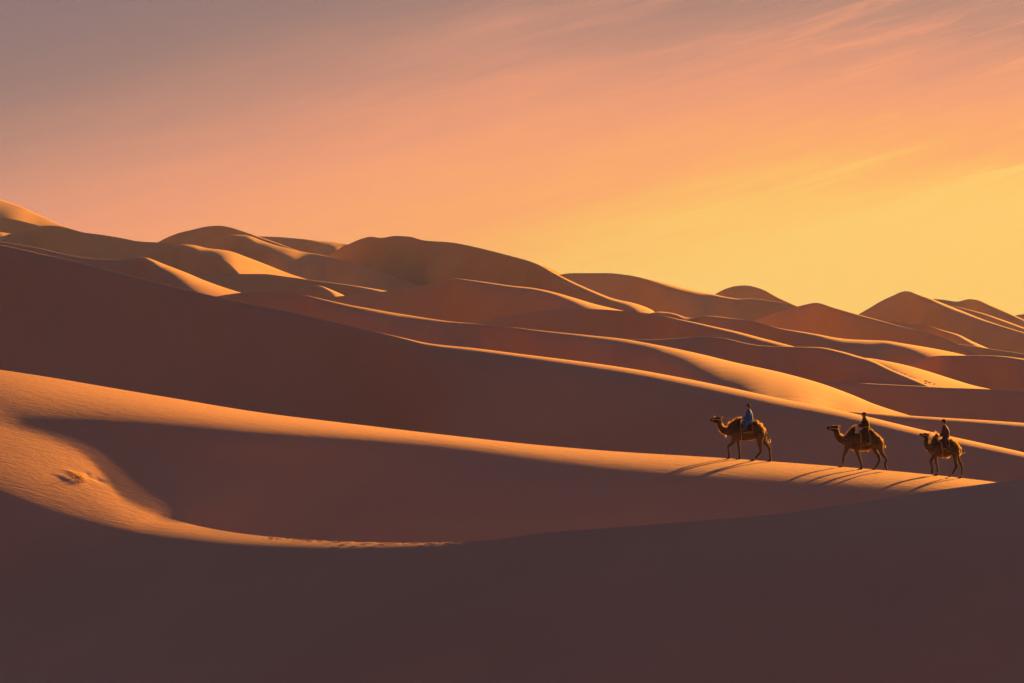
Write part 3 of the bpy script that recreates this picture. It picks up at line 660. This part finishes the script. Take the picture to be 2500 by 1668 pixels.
def build_rider(fr, s, label, coat_mat, hat_kind):
    seat = s['seat']; b0 = fr.base.copy()
    fr2 = Frame(fr.ox, fr.oy, fr.k, seat)
    root = empty('person', fr2.base); tag(root, label, 'person', 'riders seated between the camel humps')
    P = fr2.p; hx, _, hz = P(*s['head'])
    R = fr2.m
    def leg(sg, grow=0.0):
        k, f = s['knee'], s['ankle']
        x0, _, z0 = P(seat[0], seat[1] - 25); xk, _, zk = P(*k); xf, _, zf = P(*f)
        return [(x0, sg * 0.12, z0, 0.105 + grow, 0.10 + grow), (x0 * .5 + xk * .5, sg * 0.30, z0 * .45 + zk * .55 + 0.03, 0.088 + grow, 0.082 + grow),
                (xk, sg * 0.42, zk, 0.066 + grow, 0.064 + grow), (xk * .5 + xf * .5, sg * 0.43, zk * .5 + zf * .5, 0.060 + grow, 0.058 + grow), (xf, sg * 0.42, zf, 0.044 + grow, 0.042 + grow)]
    def torso(grow=0.0):
        x0, _, z0 = P(seat[0], seat[1] - 20); xc, _, zc = P(*s['chest']); xs, _, zs = P(*s['shoulder'])
        return [(x0, 0, z0, 0.140 + grow, 0.18 + grow), (x0 * .6 + xc * .4, 0, z0 * .6 + zc * .4, 0.138 + grow, 0.17 + grow), (xc, 0, zc, 0.138 + grow, 0.195 + grow), (xs, 0, zs + 0.0, 0.095 + grow, 0.185 + grow)]
    def arm(sg, grow=0.0, cut=0):
        xs, _, zs = P(*s['shoulder']); xe, _, ze = P(*s['elbow']); xh, _, zh = P(*s['hand'])
        c = [(xs, sg * 0.185, zs, 0.066 + grow, 0.066 + grow), (xs * .5 + xe * .5, sg * 0.235, zs * .5 + ze * .5, 0.056 + grow, 0.056 + grow), (xe, sg * 0.24, ze, 0.048 + grow, 0.048 + grow),
             (xe * .4 + xh * .6, sg * 0.16, ze * .4 + zh * .6, 0.040 + grow, 0.040 + grow), (xh, sg * 0.09, zh, 0.030 + grow, 0.030 + grow)]
        return c[:len(c) - cut] if cut else c
    bm = bmesh.new()
    tube(bm, torso())
    xs, _, zs = P(*s['shoulder'])
    tube(bm, [(xs, 0, zs, 0.07, 0.08), (xs * .6 + hx * .4, 0, zs * .45 + hz * .55, 0.056, 0.056), (hx + 0.01, 0, hz - 0.05, 0.058, 0.058)])     # neck
    tube(bm, [(hx + 0.015, 0, hz + 0.085, 0.085, 0.068), (hx + 0.005, 0, hz + 0.02, 0.098, 0.077), (hx - 0.008, 0, hz - 0.05, 0.082, 0.066), (hx - 0.022, 0, hz - 0.10, 0.048, 0.045)])   # skull to chin
    tube(bm, [(hx - 0.092, 0, hz + 0.03, 0.011, 0.012), (hx - 0.108, 0, hz - 0.008, 0.015, 0.015), (hx - 0.094, 0, hz - 0.024, 0.011, 0.018)], seg=8)       # nose
    tube(bm, [(hx - 0.085, 0, hz - 0.056, 0.012, 0.024), (hx - 0.085, 0, hz - 0.068, 0.012, 0.022)], seg=8, sub=1)                                         # lips
    for sg in (-1, 1):
        tube(bm, [(hx + 0.012, sg * 0.078, hz + 0.022, 0.020, 0.012), (hx + 0.012, sg * 0.080, hz - 0.022, 0.014, 0.010)], seg=8, sub=2)                     # ears
        tube(bm, arm(sg)); tube(bm, leg(sg))
        xf, _, zf = P(*s['ankle'])
        tube(bm, [(xf + 0.03, sg * 0.42, zf - 0.05, 0.045, 0.042), (xf - 0.08, sg * 0.43, zf - 0.065, 0.035, 0.045), (xf - 0.16, sg * 0.44, zf - 0.07, 0.022, 0.035)])  # foot
        xh, _, zh = P(*s['hand'])
        tube(bm, [(xh, sg * 0.09, zh, 0.026, 0.034), (xh - 0.045, sg * 0.075, zh - 0.004, 0.024, 0.040), (xh - 0.08, sg * 0.065, zh - 0.008, 0.018, 0.038)])      # palm
    me = fused(bm, 0.0135, 2, 0.4)
    b2 = bmesh.new(); b2.from_mesh(me)
    for sg in (-1, 1):                                                     # fingers curled round the rope, thumb on the side of the palm
        xh, _, zh = P(*s['hand'])
        for f in range(4):
            oy = sg * (0.035 + 0.020 * f); ln = (0.9, 1.0, 0.95, 0.78)[f]
            c = [(xh - 0.075, oy, zh - 0.004, 0.0095, 0.0095), (xh - 0.075 - 0.032 * ln, oy, zh - 0.010, 0.009, 0.009), (xh - 0.075 - 0.040 * ln, oy, zh - 0.038 * ln, 0.0085, 0.0085), (xh - 0.075 - 0.012 * ln, oy, zh - 0.050 * ln, 0.0075, 0.0075)]
            tube(b2, c, seg=6, sub=2)
        tube(b2, [(xh - 0.03, sg * 0.038, zh + 0.012, 0.011, 0.011), (xh - 0.065, sg * 0.024, zh + 0.008, 0.010, 0.010), (xh - 0.095, sg * 0.028, zh - 0.006, 0.0085, 0.0085)], seg=6, sub=2)
    bmesh.ops.recalc_face_normals(b2, faces=b2.faces); b2.to_mesh(me); b2.free()
    body = part('body', me, M_SKIN, root)
    for sg in (-1, 1):
        e = bmesh.new()
        bmesh.ops.create_uvsphere(e, u_segments=8, v_segments=6, radius=0.011, matrix=Matrix.Translation((hx - 0.082, sg * 0.033, hz + 0.022)))
        part('eye', e, M_EYE, body)
    # hair under the hat
    h = bmesh.new()
    tube(h, [(hx + 0.022, 0, hz + 0.095, 0.088, 0.074), (hx + 0.030, 0, hz + 0.03, 0.086, 0.081), (hx + 0.045, 0, hz - 0.035, 0.055, 0.066)])
    part('hair', fused(h, 0.014, 2), M_HAIR, root)
    # long coat: torso, sleeves, skirt spread over the thighs
    c = bmesh.new(); tube(c, torso(0.045))
    tube(c, [(xs, 0, zs + 0.01, 0.085, 0.10), (xs * .7 + hx * .3, 0, zs * .62 + hz * .38, 0.074, 0.078)], sub=2)     # collar
    for sg in (-1, 1):
        tube(c, arm(sg, 0.034)[:4])
        L4 = leg(sg, 0.035); tube(c, L4[:s.get('skirt', 4)])
    wx, _, wz = P(*s['skirt_c'])
    tube(c, [(fr2.p(seat[0], seat[1] - 40)[0], 0, fr2.p(seat[0], seat[1] - 40)[2], 0.15, 0.26), (wx, 0, wz, 0.13, 0.34)], sub=3)
    co = part('coat', fused(c, 0.016, 3), coat_mat, root)
    sash = bmesh.new()
    x0, _, z0 = P(seat[0], seat[1] - 20); xc, _, zc = P(*s['chest'])
    tube(sash, [(x0 * .7 + xc * .3, 0, z0 * .7 + zc * .3 - 0.03, 0.192, 0.226), (x0 * .62 + xc * .38, 0, z0 * .62 + zc * .38 + 0.03, 0.190, 0.224)], seg=20, sub=2, cap=False)
    part('sash', sash, s['sash_mat'], co)
    # boots
    for sg in (-1, 1):
        b = bmesh.new(); xf, _, zf = P(*s['ankle']); xk, _, zk = P(*s['knee'])
        tube(b, [(xk * .35 + xf * .65, sg * 0.43, zk * .35 + zf * .65, 0.075, 0.072), (xf, sg * 0.42, zf, 0.060, 0.056), (xf - 0.005, sg * 0.42, zf - 0.04, 0.062, 0.056)])
        tube(b, [(xf + 0.035, sg * 0.42, zf - 0.055, 0.056, 0.052), (xf - 0.08, sg * 0.43, zf - 0.07, 0.047, 0.054), (xf - 0.17, sg * 0.44, zf - 0.068, 0.030, 0.044)])
        part('boot', fused(b, 0.014, 2), M_BOOT, root)
    # hat
    hb = bmesh.new(); tl = Matrix.Rotation(math.radians(s.get('hat_tilt', 8)), 3, 'Y')
    if hat_kind == 'brim':
        lathe(hb, [(0.165, -0.008), (0.160, 0.004), (0.118, -0.004), (0.106, 0.004), (0.104, 0.075), (0.088, 0.115), (0.05, 0.122), (0.012, 0.108)], hx + 0.012, 0, hz + 0.072, tilt=tl, sy=0.92)
    elif hat_kind == 'point':
        lathe(hb, [(0.150, 0.012), (0.146, 0.024), (0.112, -0.006), (0.104, 0.002), (0.100, 0.050), (0.080, 0.095), (0.040, 0.120), (0.014, 0.150), (0.008, 0.168)], hx + 0.012, 0, hz + 0.068, tilt=tl, sy=0.92)
    else:
        lathe(hb, [(0.098, -0.02), (0.108, 0.005), (0.110, 0.045), (0.092, 0.082), (0.05, 0.098), (0.01, 0.102)], hx + 0.012, 0, hz + 0.075, tilt=tl, sy=0.88)
        tube(hb, [(hx - 0.075, 0, hz + 0.075, 0.012, 0.075), (hx - 0.145, 0, hz + 0.062, 0.007, 0.050)], seg=10, sub=2)
    ho = part('hat', hb, M_HAT, root)
    return root, fr2

def build_saddle(fr, s, label):
    """cloth draped over the camel's back between the humps, with border, girth strap and stirrups"""
    x0, x1, yt, yb, hw = s['x0'], s['x1'], s['top'], s['bot'], s['hw']
    base = ((x0 + x1) / 2, yt); f2 = Frame(fr.ox, fr.oy, fr.k, base)
    root = empty('saddle', f2.base); tag(root, label, 'saddle', 'saddles strapped between the camel humps')
    def sheet(xa, xb, ta, tb, off, nx=10, nt_=28):
        bm = bmesh.new(); g = []
        H = f2.m(yb - yt)
        for i in range(nx + 1):
            row = []
            cx = xa + (xb - xa) * i / nx
            for j in range(nt_ + 1):
                a = ta + (tb - ta) * j / nt_        # -1 far hem .. 0 top .. 1 near hem
                ang = abs(a) * 1.25
                yy = -math.copysign(1, a) * (hw + off) * math.sin(min(ang, 1.57)) if abs(a) > 1e-6 else 0
                zz = -H * (1 - math.cos(ang)) / (1 - math.cos(1.25)) + off + 0.012 * math.sin(i * 1.9 + j * 0.7)
                row.append(bm.verts.new((f2.p(cx, yt)[0] + 0.02 * abs(a), yy, zz)))
            g.append(row)
        for A, B in zip(g[:-1], g[1:]):
            for k in range(nt_): bm.faces.new((A[k], A[k + 1], B[k + 1], B[k]))
        bmesh.ops.solidify(bm, geom=bm.faces[:], thickness=0.02)
        return bm
    cloth = part('cloth', sheet(x0, x1, -1, 1, 0.03), M_CLOTH, root)
    w = (x1 - x0)
    for xa, xb in ((x0, x0 + w * 0.13), (x1 - w * 0.13, x1)):
        part('border', sheet(xa, xb, -1.0, 1.0, 0.045, 2), M_TRIM, cloth)
    for ta, tb in ((-1.03, -0.90), (0.90, 1.03)):
        part('border', sheet(x0, x1, ta, tb, 0.045, 10, 3), M_TRIM, cloth)
    pad = bmesh.new(); xm = (x0 + x1) / 2
    tube(pad, [(f2.p(x0 + w * .1, yt)[0], 0, 0.05, 0.05, 0.16), (f2.p(xm, yt)[0], 0, 0.03, 0.045, 0.20), (f2.p(x1 - w * .1, yt)[0], 0, 0.05, 0.05, 0.16)])
    part('seat_pad', fused(pad, 0.02, 2), M_CLOTH, root)
    ax, _, az = f2.p(*s['ankle'])
    for sg in (-1, 1):
        yy = sg * 0.42
        st = bmesh.new()
        tube(st, [(ax + 0.02, sg * 0.40, az + 0.42, 0.016, 0.005), (ax, yy, az + 0.18, 0.016, 0.005), (ax - 0.03, yy, az + 0.04, 0.016, 0.005)], seg=6, sub=2)
        so = part('stirrup_strap', st, M_TRIM, root)
        ir = bmesh.new(); n = 14; R = 0.085; ring = []
        pts = [(ax - 0.05 + R * 0.85 * math.sin(2 * math.pi * i / n), yy, az - 0.05 + R * math.cos(2 * math.pi * i / n), 0.010, 0.016) for i in range(n + 1)]
        tube(ir, pts, seg=6, sub=1, cap=False)
        part('stirrup', ir, M_IRON, so)
    gx, _, gz = f2.p(*s['girth'])
    gb = bmesh.new(); pts = []
    for i in range(29):
        a = 2 * math.pi * i / 28
        pts.append((gx + 0.03 * math.cos(a), (s['girth_w']) * math.sin(a), gz - s['girth_h'] * math.cos(a), 0.018, 0.018))
    tube(gb, pts, seg=6, sub=1, cap=False)
    part('girth_strap', gb, M_TRIM, root)
    return root

def build_rein(fr, s, hand_pt, label):
    base = s['nose']; f2 = Frame(fr.ox, fr.oy, fr.k, base)
    root = empty('rein', f2.base); tag(root, label, 'rein', 'rope reins running from the camel heads to the riders')
    bm = bmesh.new(); n = 10; h = Vector(hand_pt) - Vector(f2.base); a = Vector(f2.p(*s['rein_from'], -0.09))
    tube(bm, [(*(a.lerp(h, i / n) - Vector((0, 0, s.get('sag', 0.06) * 4 * (i / n) * (1 - i / n)))), 0.0085, 0.0085) for i in range(n + 1)], seg=6, sub=1)
    rope = part('rope', bm, M_ROPE, root)
    hb = bmesh.new()
    for (cx, cy, r, tilt, wd) in s['bands']:
        m = 18; c = Vector(f2.p(cx, cy)); R = f2.m(r); pts = []
        for i in range(m + 1):
            t = 2 * math.pi * i / m
            pts.append((c.x + R * math.cos(t) * math.sin(math.radians(tilt)), wd * math.sin(t), c.z + R * math.cos(t) * math.cos(math.radians(tilt)), 0.010, 0.010))
        tube(hb, pts, seg=6, sub=1, cap=False)
    for sg in (-1, 1):
        c0 = f2.p(*s['cheek'][0], sg * 0.085); c1 = f2.p(*s['cheek'][1], sg * 0.105)
        tube(hb, [(*c0, 0.010, 0.008), (*c1, 0.010, 0.008)], seg=6, sub=2)
    part('halter', hb, M_ROPE, root)
    return root

def trunk(fr, L_): return [(a, b, c, d) for a, b, c, d in L_]

C1 = dict(
    trunk_r=[(650, 740, 70, .15), (700, 735, 108, .24), (780, 735, 148, .32), (880, 745, 162, .36), (1000, 740, 168, .37), (1100, 725, 155, .35), (1180, 735, 138, .31), (1250, 765, 108, .25), (1305, 775, 58, .14)],
    hump_front=[(640, 660, 52), (720, 590, 58), (790, 540, 56), (838, 500, 32)], hump_rear=[(1110, 640, 80), (1130, 585, 56), (1150, 548, 34)],
    rump=[(1170, 640, 50), (1240, 700, 48), (1295, 745, 36)],
    neck=[(700, 740, 100), (610, 735, 76), (535, 715, 66), (478, 665, 56), (448, 605, 50), (442, 545, 47)],
    head=[(452, 505, 46), (400, 500, 44), (350, 504, 42), (300, 513, 33), (270, 520, 22)], jaw=[(430, 545, 26), (360, 548, 22), (290, 542, 15)],
    ear=(478, 470), brow=(350, 462), tail=[(1300, 735, 13), (1358, 800, 12), (1390, 865, 14), (1405, 925, 12), (1402, 945, 5)],
    front_near=([(745, 760, 84), (735, 850, 66), (700, 930, 44), (655, 985, 31), (616, 1018, 31), (618, 1080, 22), (625, 1150, 20), (628, 1208, 23)], [(640, 1240, 15), (605, 1244, 16), (580, 1249, 10)]),
    front_far=([(790, 800, 70), (800, 900, 44), (815, 980, 31), (826, 1060, 29), (828, 1130, 21), (834, 1200, 20), (836, 1240, 22)], [(840, 1258, 16), (800, 1263, 16), (768, 1267, 10)]),
    rear_near=([(1215, 780, 98), (1210, 870, 74), (1206, 950, 48), (1216, 1020, 36), (1229, 1090, 30), (1224, 1130, 25), (1180, 1182, 21), (1130, 1238, 20)], [(1105, 1275, 17), (1060, 1282, 17), (1036, 1287, 10)]),
    rear_far=([(1270, 800, 84), (1300, 900, 54), (1342, 970, 38), (1396, 1040, 29), (1412, 1092, 24), (1414, 1160, 19), (1420, 1230, 19), (1424, 1270, 21)], [(1432, 1295, 16), (1395, 1302, 16), (1372, 1307, 10)]),
    hair=[(840, 480, 70, .16, .1), (740, 520, 70, .13, .2), (650, 580, 80, .16, .2), (560, 640, 70, .14, .1), (500, 600, 60, .10, .2), (1165, 540, 70, .16, .1), (1215, 610, 70, .16, .2), (1290, 690, 70, .13, .3), (1400, 900, 70, .10, .8),
          (550, 820, 40, .30, 2.0), (430, 740, 70, .10, .9), (390, 650, 50, .08, .6), (480, 790, 60, .10, 1.2), (345, 450, 30, .10, -.3), (490, 470, 30, .06, 0), (1000, 910, 120, .05, 1.0)])
C2 = dict(
    trunk_r=[(595, 790, 90, .17), (660, 800, 138, .25), (760, 800, 166, .33), (880, 815, 166, .36), (1000, 812, 162, .37), (1110, 800, 154, .35), (1200, 800, 138, .31), (1280, 825, 106, .25), (1335, 845, 56, .14)],
    hump_front=[(680, 700, 66), (730, 630, 66), (775, 560, 56), (800, 515, 26)], hump_rear=[(1130, 690, 80), (1120, 620, 58), (1105, 575, 28)],
    rump=[(1180, 690, 60), (1270, 755, 52), (1325, 800, 36)],
    neck=[(640, 790, 104), (565, 785, 88), (498, 752, 74), (455, 700, 62), (434, 640, 56), (428, 575, 52)],
    head=[(445, 532, 48), (390, 532, 45), (330, 533, 42), (270, 537, 35), (238, 538, 24)], jaw=[(420, 575, 24), (350, 580, 20), (270, 572, 15)],
    ear=(486, 498), brow=(345, 495), tail=[(1335, 785, 15), (1370, 850, 14), (1396, 905, 15), (1382, 945, 8)],
    front_near=([(800, 880, 80), (815, 970, 50), (850, 1050, 35), (880, 1130, 31), (896, 1185, 24), (920, 1250, 21), (934, 1310, 22)], [(942, 1350, 17), (900, 1356, 17), (873, 1361, 10)]),
    front_far=([(670, 880, 70), (645, 980, 48), (607, 1060, 33), (585, 1120, 28), (574, 1200, 21), (562, 1255, 24)], [(552, 1312, 17), (508, 1318, 17), (480, 1323, 10)]),
    rear_near=([(1275, 850, 92), (1305, 960, 54), (1340, 1050, 37), (1400, 1122, 29), (1428, 1166, 25), (1406, 1235, 20), (1405, 1295, 22)], [(1415, 1318, 24), (1432, 1350, 22), (1446, 1376, 13)]),
    rear_far=([(1225, 860, 84), (1212, 950, 58), (1232, 1030, 41), (1284, 1092, 35), (1302, 1160, 29), (1298, 1215, 24), (1260, 1282, 21), (1230, 1335, 20)], [(1212, 1372, 17), (1168, 1380, 17), (1142, 1386, 10)]),
    hair=[(790, 500, 70, .13, .1), (720, 580, 70, .10, .2), (640, 650, 70, .10, .2), (540, 660, 80, .15, .1), (495, 570, 50, .09, .2), (1130, 570, 70, .10, .2), (1240, 660, 80, .13, .3), (1330, 750, 70, .13, .3), (1395, 900, 60, .11, .8),
          (480, 880, 60, .10, 1.4), (390, 780, 60, .07, .8), (760, 975, 60, .10, 1.5), (960, 980, 110, .12, 1.6), (1080, 965, 90, .15, 1.4), (480, 490, 40, .07, 0), (400, 480, 60, .05, -.2)])
C3 = dict(
    trunk_r=[(400, 760, 82, .16), (460, 780, 128, .25), (540, 790, 156, .33), (640, 800, 152, .36), (740, 790, 150, .36), (830, 778, 142, .34), (900, 782, 126, .30), (960, 802, 96, .24), (1000, 812, 54, .13)],
    hump_front=[(490, 670, 66), (520, 600, 60), (545, 545, 46), (556, 505, 24)], hump_rear=[(825, 690, 76), (840, 640, 52), (850, 610, 28)],
    rump=[(890, 690, 50), (950, 745, 44), (1000, 790, 34)],
    neck=[(440, 770, 92), (384, 758, 70), (348, 710, 54), (342, 645, 48), (354, 580, 45)],
    head=[(378, 522, 44), (330, 520, 41), (280, 514, 36), (235, 505, 28), (208, 500, 18)], jaw=[(355, 560, 22), (300, 556, 18), (240, 535, 14)],
    ear=(410, 482), brow=(318, 475), tail=[(1000, 795, 15), (1048, 842, 15), (1098, 864, 13), (1126, 872, 6)],
    front_near=([(500, 830, 70), (500, 910, 49), (466, 970, 35), (426, 1032, 31), (430, 1092, 23), (445, 1150, 20), (450, 1198, 23)], [(452, 1235, 24), (450, 1258, 23), (436, 1282, 14)]),
    front_far=([(540, 880, 56), (546, 990, 33), (556, 1070, 27), (571, 1140, 21), (584, 1200, 21), (578, 1260, 23)], [(585, 1312, 17), (545, 1318, 17), (514, 1323, 10)]),
    rear_near=([(920, 830, 84), (910, 920, 58), (916, 1000, 40), (926, 1080, 33), (934, 1150, 27), (902, 1215, 21), (862, 1290, 19)], [(842, 1336, 16), (805, 1343, 16), (778, 1349, 10)]),
    rear_far=([(955, 870, 66), (985, 970, 44), (1020, 1050, 34), (1060, 1112, 27), (1070, 1160, 22), (1068, 1230, 19), (1070, 1315, 19)], [(1068, 1363, 16), (1034, 1370, 16), (1008, 1375, 10)]),
    hair=[(560, 480, 60, .22, -.2), (510, 560, 70, .14, .2), (480, 640, 60, .10, .2), (420, 660, 60, .08, .2), (860, 600, 70, .15, .1), (910, 670, 70, .15, .2), (990, 760, 70, .14, .4), (1020, 850, 60, .18, 1.4), (1110, 868, 40, .06, .5),
          (340, 830, 50, .08, 1.2), (290, 740, 50, .05, .6), (680, 960, 50, .12, 1.5), (770, 950, 80, .16, 1.4), (400, 620, 40, .06, .2)])

FR1 = Frame(1700, 960, 1725 / 220, (1010, 1290)); FR2 = Frame(1990, 980, 1733 / 210, (960, 1372)); FR3 = Frame(2220, 1000, 1485 / 180, (790, 1350))
build_camel(FR1, C1, 'shaggy brown two-humped camel carrying the rider in the blue coat', 1)
build_camel(FR2, C2, 'dark shaggy two-humped camel carrying the rider in the black coat', 2)
build_camel(FR3, C3, 'two-humped camel with one forefoot raised, carrying the rider in the plum coat', 3)

R1 = dict(seat=(1020, 560), chest=(1012, 420), shoulder=(1005, 350), elbow=(985, 470), hand=(880, 485), head=(990, 282), knee=(915, 615), ankle=(935, 700), skirt_c=(935, 580), skirt=4, sash_mat=M_BLUE, hat_tilt=6)
R2 = dict(seat=(1030, 580), chest=(1020, 440), shoulder=(1000, 368), elbow=(960, 480), hand=(845, 495), head=(985, 290), knee=(985, 690), ankle=(985, 830), skirt_c=(975, 620), skirt=4, sash_mat=simple_mat('orange_sash', (0.30, 0.10, 0.03), 0.8, 0.2, 0.2, 20), hat_tilt=4)
R3 = dict(seat=(735, 600), chest=(735, 445), shoulder=(712, 360), elbow=(690, 480), hand=(610, 545), head=(690, 275), knee=(690, 680), ankle=(775, 775), skirt_c=(690, 640), skirt=4, sash_mat=M_PLUM, hat_tilt=9)
p1, f1 = build_rider(FR1, R1, 'rider in a long blue coat and dark pointed hat holding a rope rein', M_BLUE, 'point')
p2, f2_ = build_rider(FR2, R2, 'rider in a black coat and flat dark cap with reins in hand', M_BLACK, 'cap')
p3, f3 = build_rider(FR3, R3, 'rider in a dark plum coat, black boots and round brimmed hat', M_PLUM, 'brim')
S1 = dict(x0=875, x1=1070, top=560, bot=775, hw=0.40, ankle=(935, 705), girth=(850, 745), girth_w=0.385, girth_h=0.45)
S2 = dict(x0=895, x1=1100, top=625, bot=880, hw=0.40, ankle=(985, 840), girth=(905, 815), girth_w=0.385, girth_h=0.44)
S3 = dict(x0=610, x1=800, top=640, bot=820, hw=0.40, ankle=(775, 785), girth=(650, 800), girth_w=0.385, girth_h=0.42)
build_saddle(FR1, S1, 'dark saddle cloth with tan border under the rider in blue')
build_saddle(FR2, S2, 'dark saddle cloth with hanging tan straps under the rider in black')
build_saddle(FR3, S3, 'small dark saddle cloth under the rider in the plum coat')
def handpt(fr2, s): return tuple(fr2.base + np.array(fr2.p(s['hand'][0] - 12, s['hand'][1] + 4, -0.07)))
build_rein(FR1, dict(nose=(300, 515), rein_from=(500, 470), bands=[(318, 512, 40, 12, .085), (452, 515, 55, 35, .10)], cheek=((318, 512), (452, 500)), sag=0.03), handpt(f1, R1), 'rope rein and halter of the camel with the rider in blue')
build_rein(FR2, dict(nose=(270, 537), rein_from=(480, 555), bands=[(300, 538, 42, 8, .085), (452, 545, 58, 30, .10)], cheek=((300, 545), (452, 550)), sag=0.06), handpt(f2_, R2), 'rope rein and halter of the camel with the rider in black')
build_rein(FR3, dict(nose=(240, 506), rein_from=(415, 515), bands=[(262, 512, 38, 0, .078), (380, 530, 52, 30, .095)], cheek=((262, 515), (380, 522)), sag=0.03), handpt(f3, R3), 'rope rein and halter of the camel with the rider in plum')

# ------------------------------------------------------------------ dry grass tuft and distant footprints
M_GRASS = simple_mat('dry_grass', (0.20, 0.13, 0.045), 0.8, 0.15, 0.35, 12, 0.35, (0.45, 0.30, 0.08))
def build_tuft():
    rng = random.Random(8); c0 = hit(202, 1168, RK)
    root = empty('grass_tuft', c0); tag(root, 'dry grass tuft half buried in the wind-scoured sand', 'grass')
    for px, py, n, rad in [(178, 1154, 14, .10), (188, 1159, 26, .11), (196, 1164, 30, .12), (204, 1170, 32, .12), (195, 1177, 24, .12), (209, 1176, 18, .10), (182, 1168, 16, .12), (171, 1162, 10, .10)]:
        c = hit(px, py, RK) - c0; bm = bmesh.new()
        for k in range(n):
            a = rng.uniform(0, 6.28); r = rad * math.sqrt(rng.random()); b = c + Vector((r * math.cos(a), r * math.sin(a), -0.05))
            ln = rng.uniform(.14, .38); az = rng.uniform(0, 6.28); lean = rng.uniform(.15, 1.0)
            d = Vector((math.cos(az) * lean - 0.25, math.sin(az) * lean, 1)).normalized(); side = d.cross(Vector((rng.gauss(0, 1), rng.gauss(0, 1), 0.1))).normalized()
            prev = None; w = rng.uniform(.007, .013)
            for q in range(4):
                t = q / 3; p = b + d * ln * t + Vector((d.x * .35, d.y * .35, -.28)) * ln * t * t
                cur = (bm.verts.new(p - side * w * (1 - t * .85)), bm.verts.new(p + side * w * (1 - t * .85)))
                if prev: bm.faces.new((prev[0], prev[1], cur[1], cur[0]))
                prev = cur
        o = part('blades', bm, M_GRASS, root); o['kind'] = 'stuff'
build_tuft()

def far_footprints():
    """kicked-up lips of sand along the far trail; each a low mound on the sunlit flank"""
    o = next(d for d in DUNES if 'crossed by a line' in d['label'])
    me = o.data; n = len(me.vertices); co = np.zeros(n * 3, np.float32); me.vertices.foreach_get('co', co); co = co.reshape(-1, 3)
    sx = co[:, 0] / co[:, 1] * F + CX; sy = CY - co[:, 2] / co[:, 1] * F
    rng = random.Random(4); bm = bmesh.new()
    spots = [(435, 392), (645, 488), (715, 512), (760, 527), (810, 548), (870, 573), (975, 615), (1045, 640), (1100, 668), (1180, 695), (1250, 745), (1300, 752), (1340, 760), (1400, 780), (1495, 805), (1030, 610), (1150, 655), (1265, 702), (1330, 728), (1420, 760), (1540, 815)]
    for a, b in spots:
        px, py = 2100 + a / 7.833, 840 + b / 7.833
        k = int(np.argmin((sx - px) ** 2 + (sy - py) ** 2 * 4 + (co[:, 1] > 330) * 1e6)); d = float(co[k, 1])
        P = Vector(((px - CX) / F * d, d, (CY - py) / F * d - 0.03))
        bmesh.ops.create_icosphere(bm, subdivisions=1, radius=1.0, matrix=Matrix.Translation(P) @ Matrix.Diagonal((rng.uniform(.12, .24), .09, .06, 1)))
    me2 = bpy.data.meshes.new('footprints'); bm.to_mesh(me2); bm.free(); me2.materials.append(SAND_NEAR)
    me2.polygons.foreach_set('use_smooth', np.ones(len(me2.polygons), dtype=bool))
    f = bpy.data.objects.new('footprints', me2); COL.objects.link(f); f['kind'] = 'stuff'
    f['label'] = 'line of distant footprints down the sunlit dune flank'; f['category'] = 'footprints'
far_footprints()

# ------------------------------------------------------------------ dusty evening air
def build_haze():
    bm = bmesh.new(); bmesh.ops.create_cube(bm, size=1.0)
    me = bpy.data.meshes.new('haze'); bm.to_mesh(me); bm.free()
    o = bpy.data.objects.new('haze', me); COL.objects.link(o)
    o.scale = (2600, 2000, 190); o.location = (0, 960, 23)
    m = bpy.data.materials.new('haze_air'); m.use_nodes = True; nt = m.node_tree; nt.nodes.clear()
    out = nt.nodes.new('ShaderNodeOutputMaterial'); v = nt.nodes.new('ShaderNodeVolumePrincipled')
    v.inputs['Color'].default_value = (0.62, 0.72, 1.0, 1); v.inputs['Density'].default_value = 3.0e-5
    v.inputs['Anisotropy'].default_value = 0.2
    nt.links.new(v.outputs[0], out.inputs['Volume'])
    me.materials.append(m); o['kind'] = 'stuff'; o['label'] = 'thin dusty evening haze over the dunes'; o['category'] = 'haze'
build_haze()
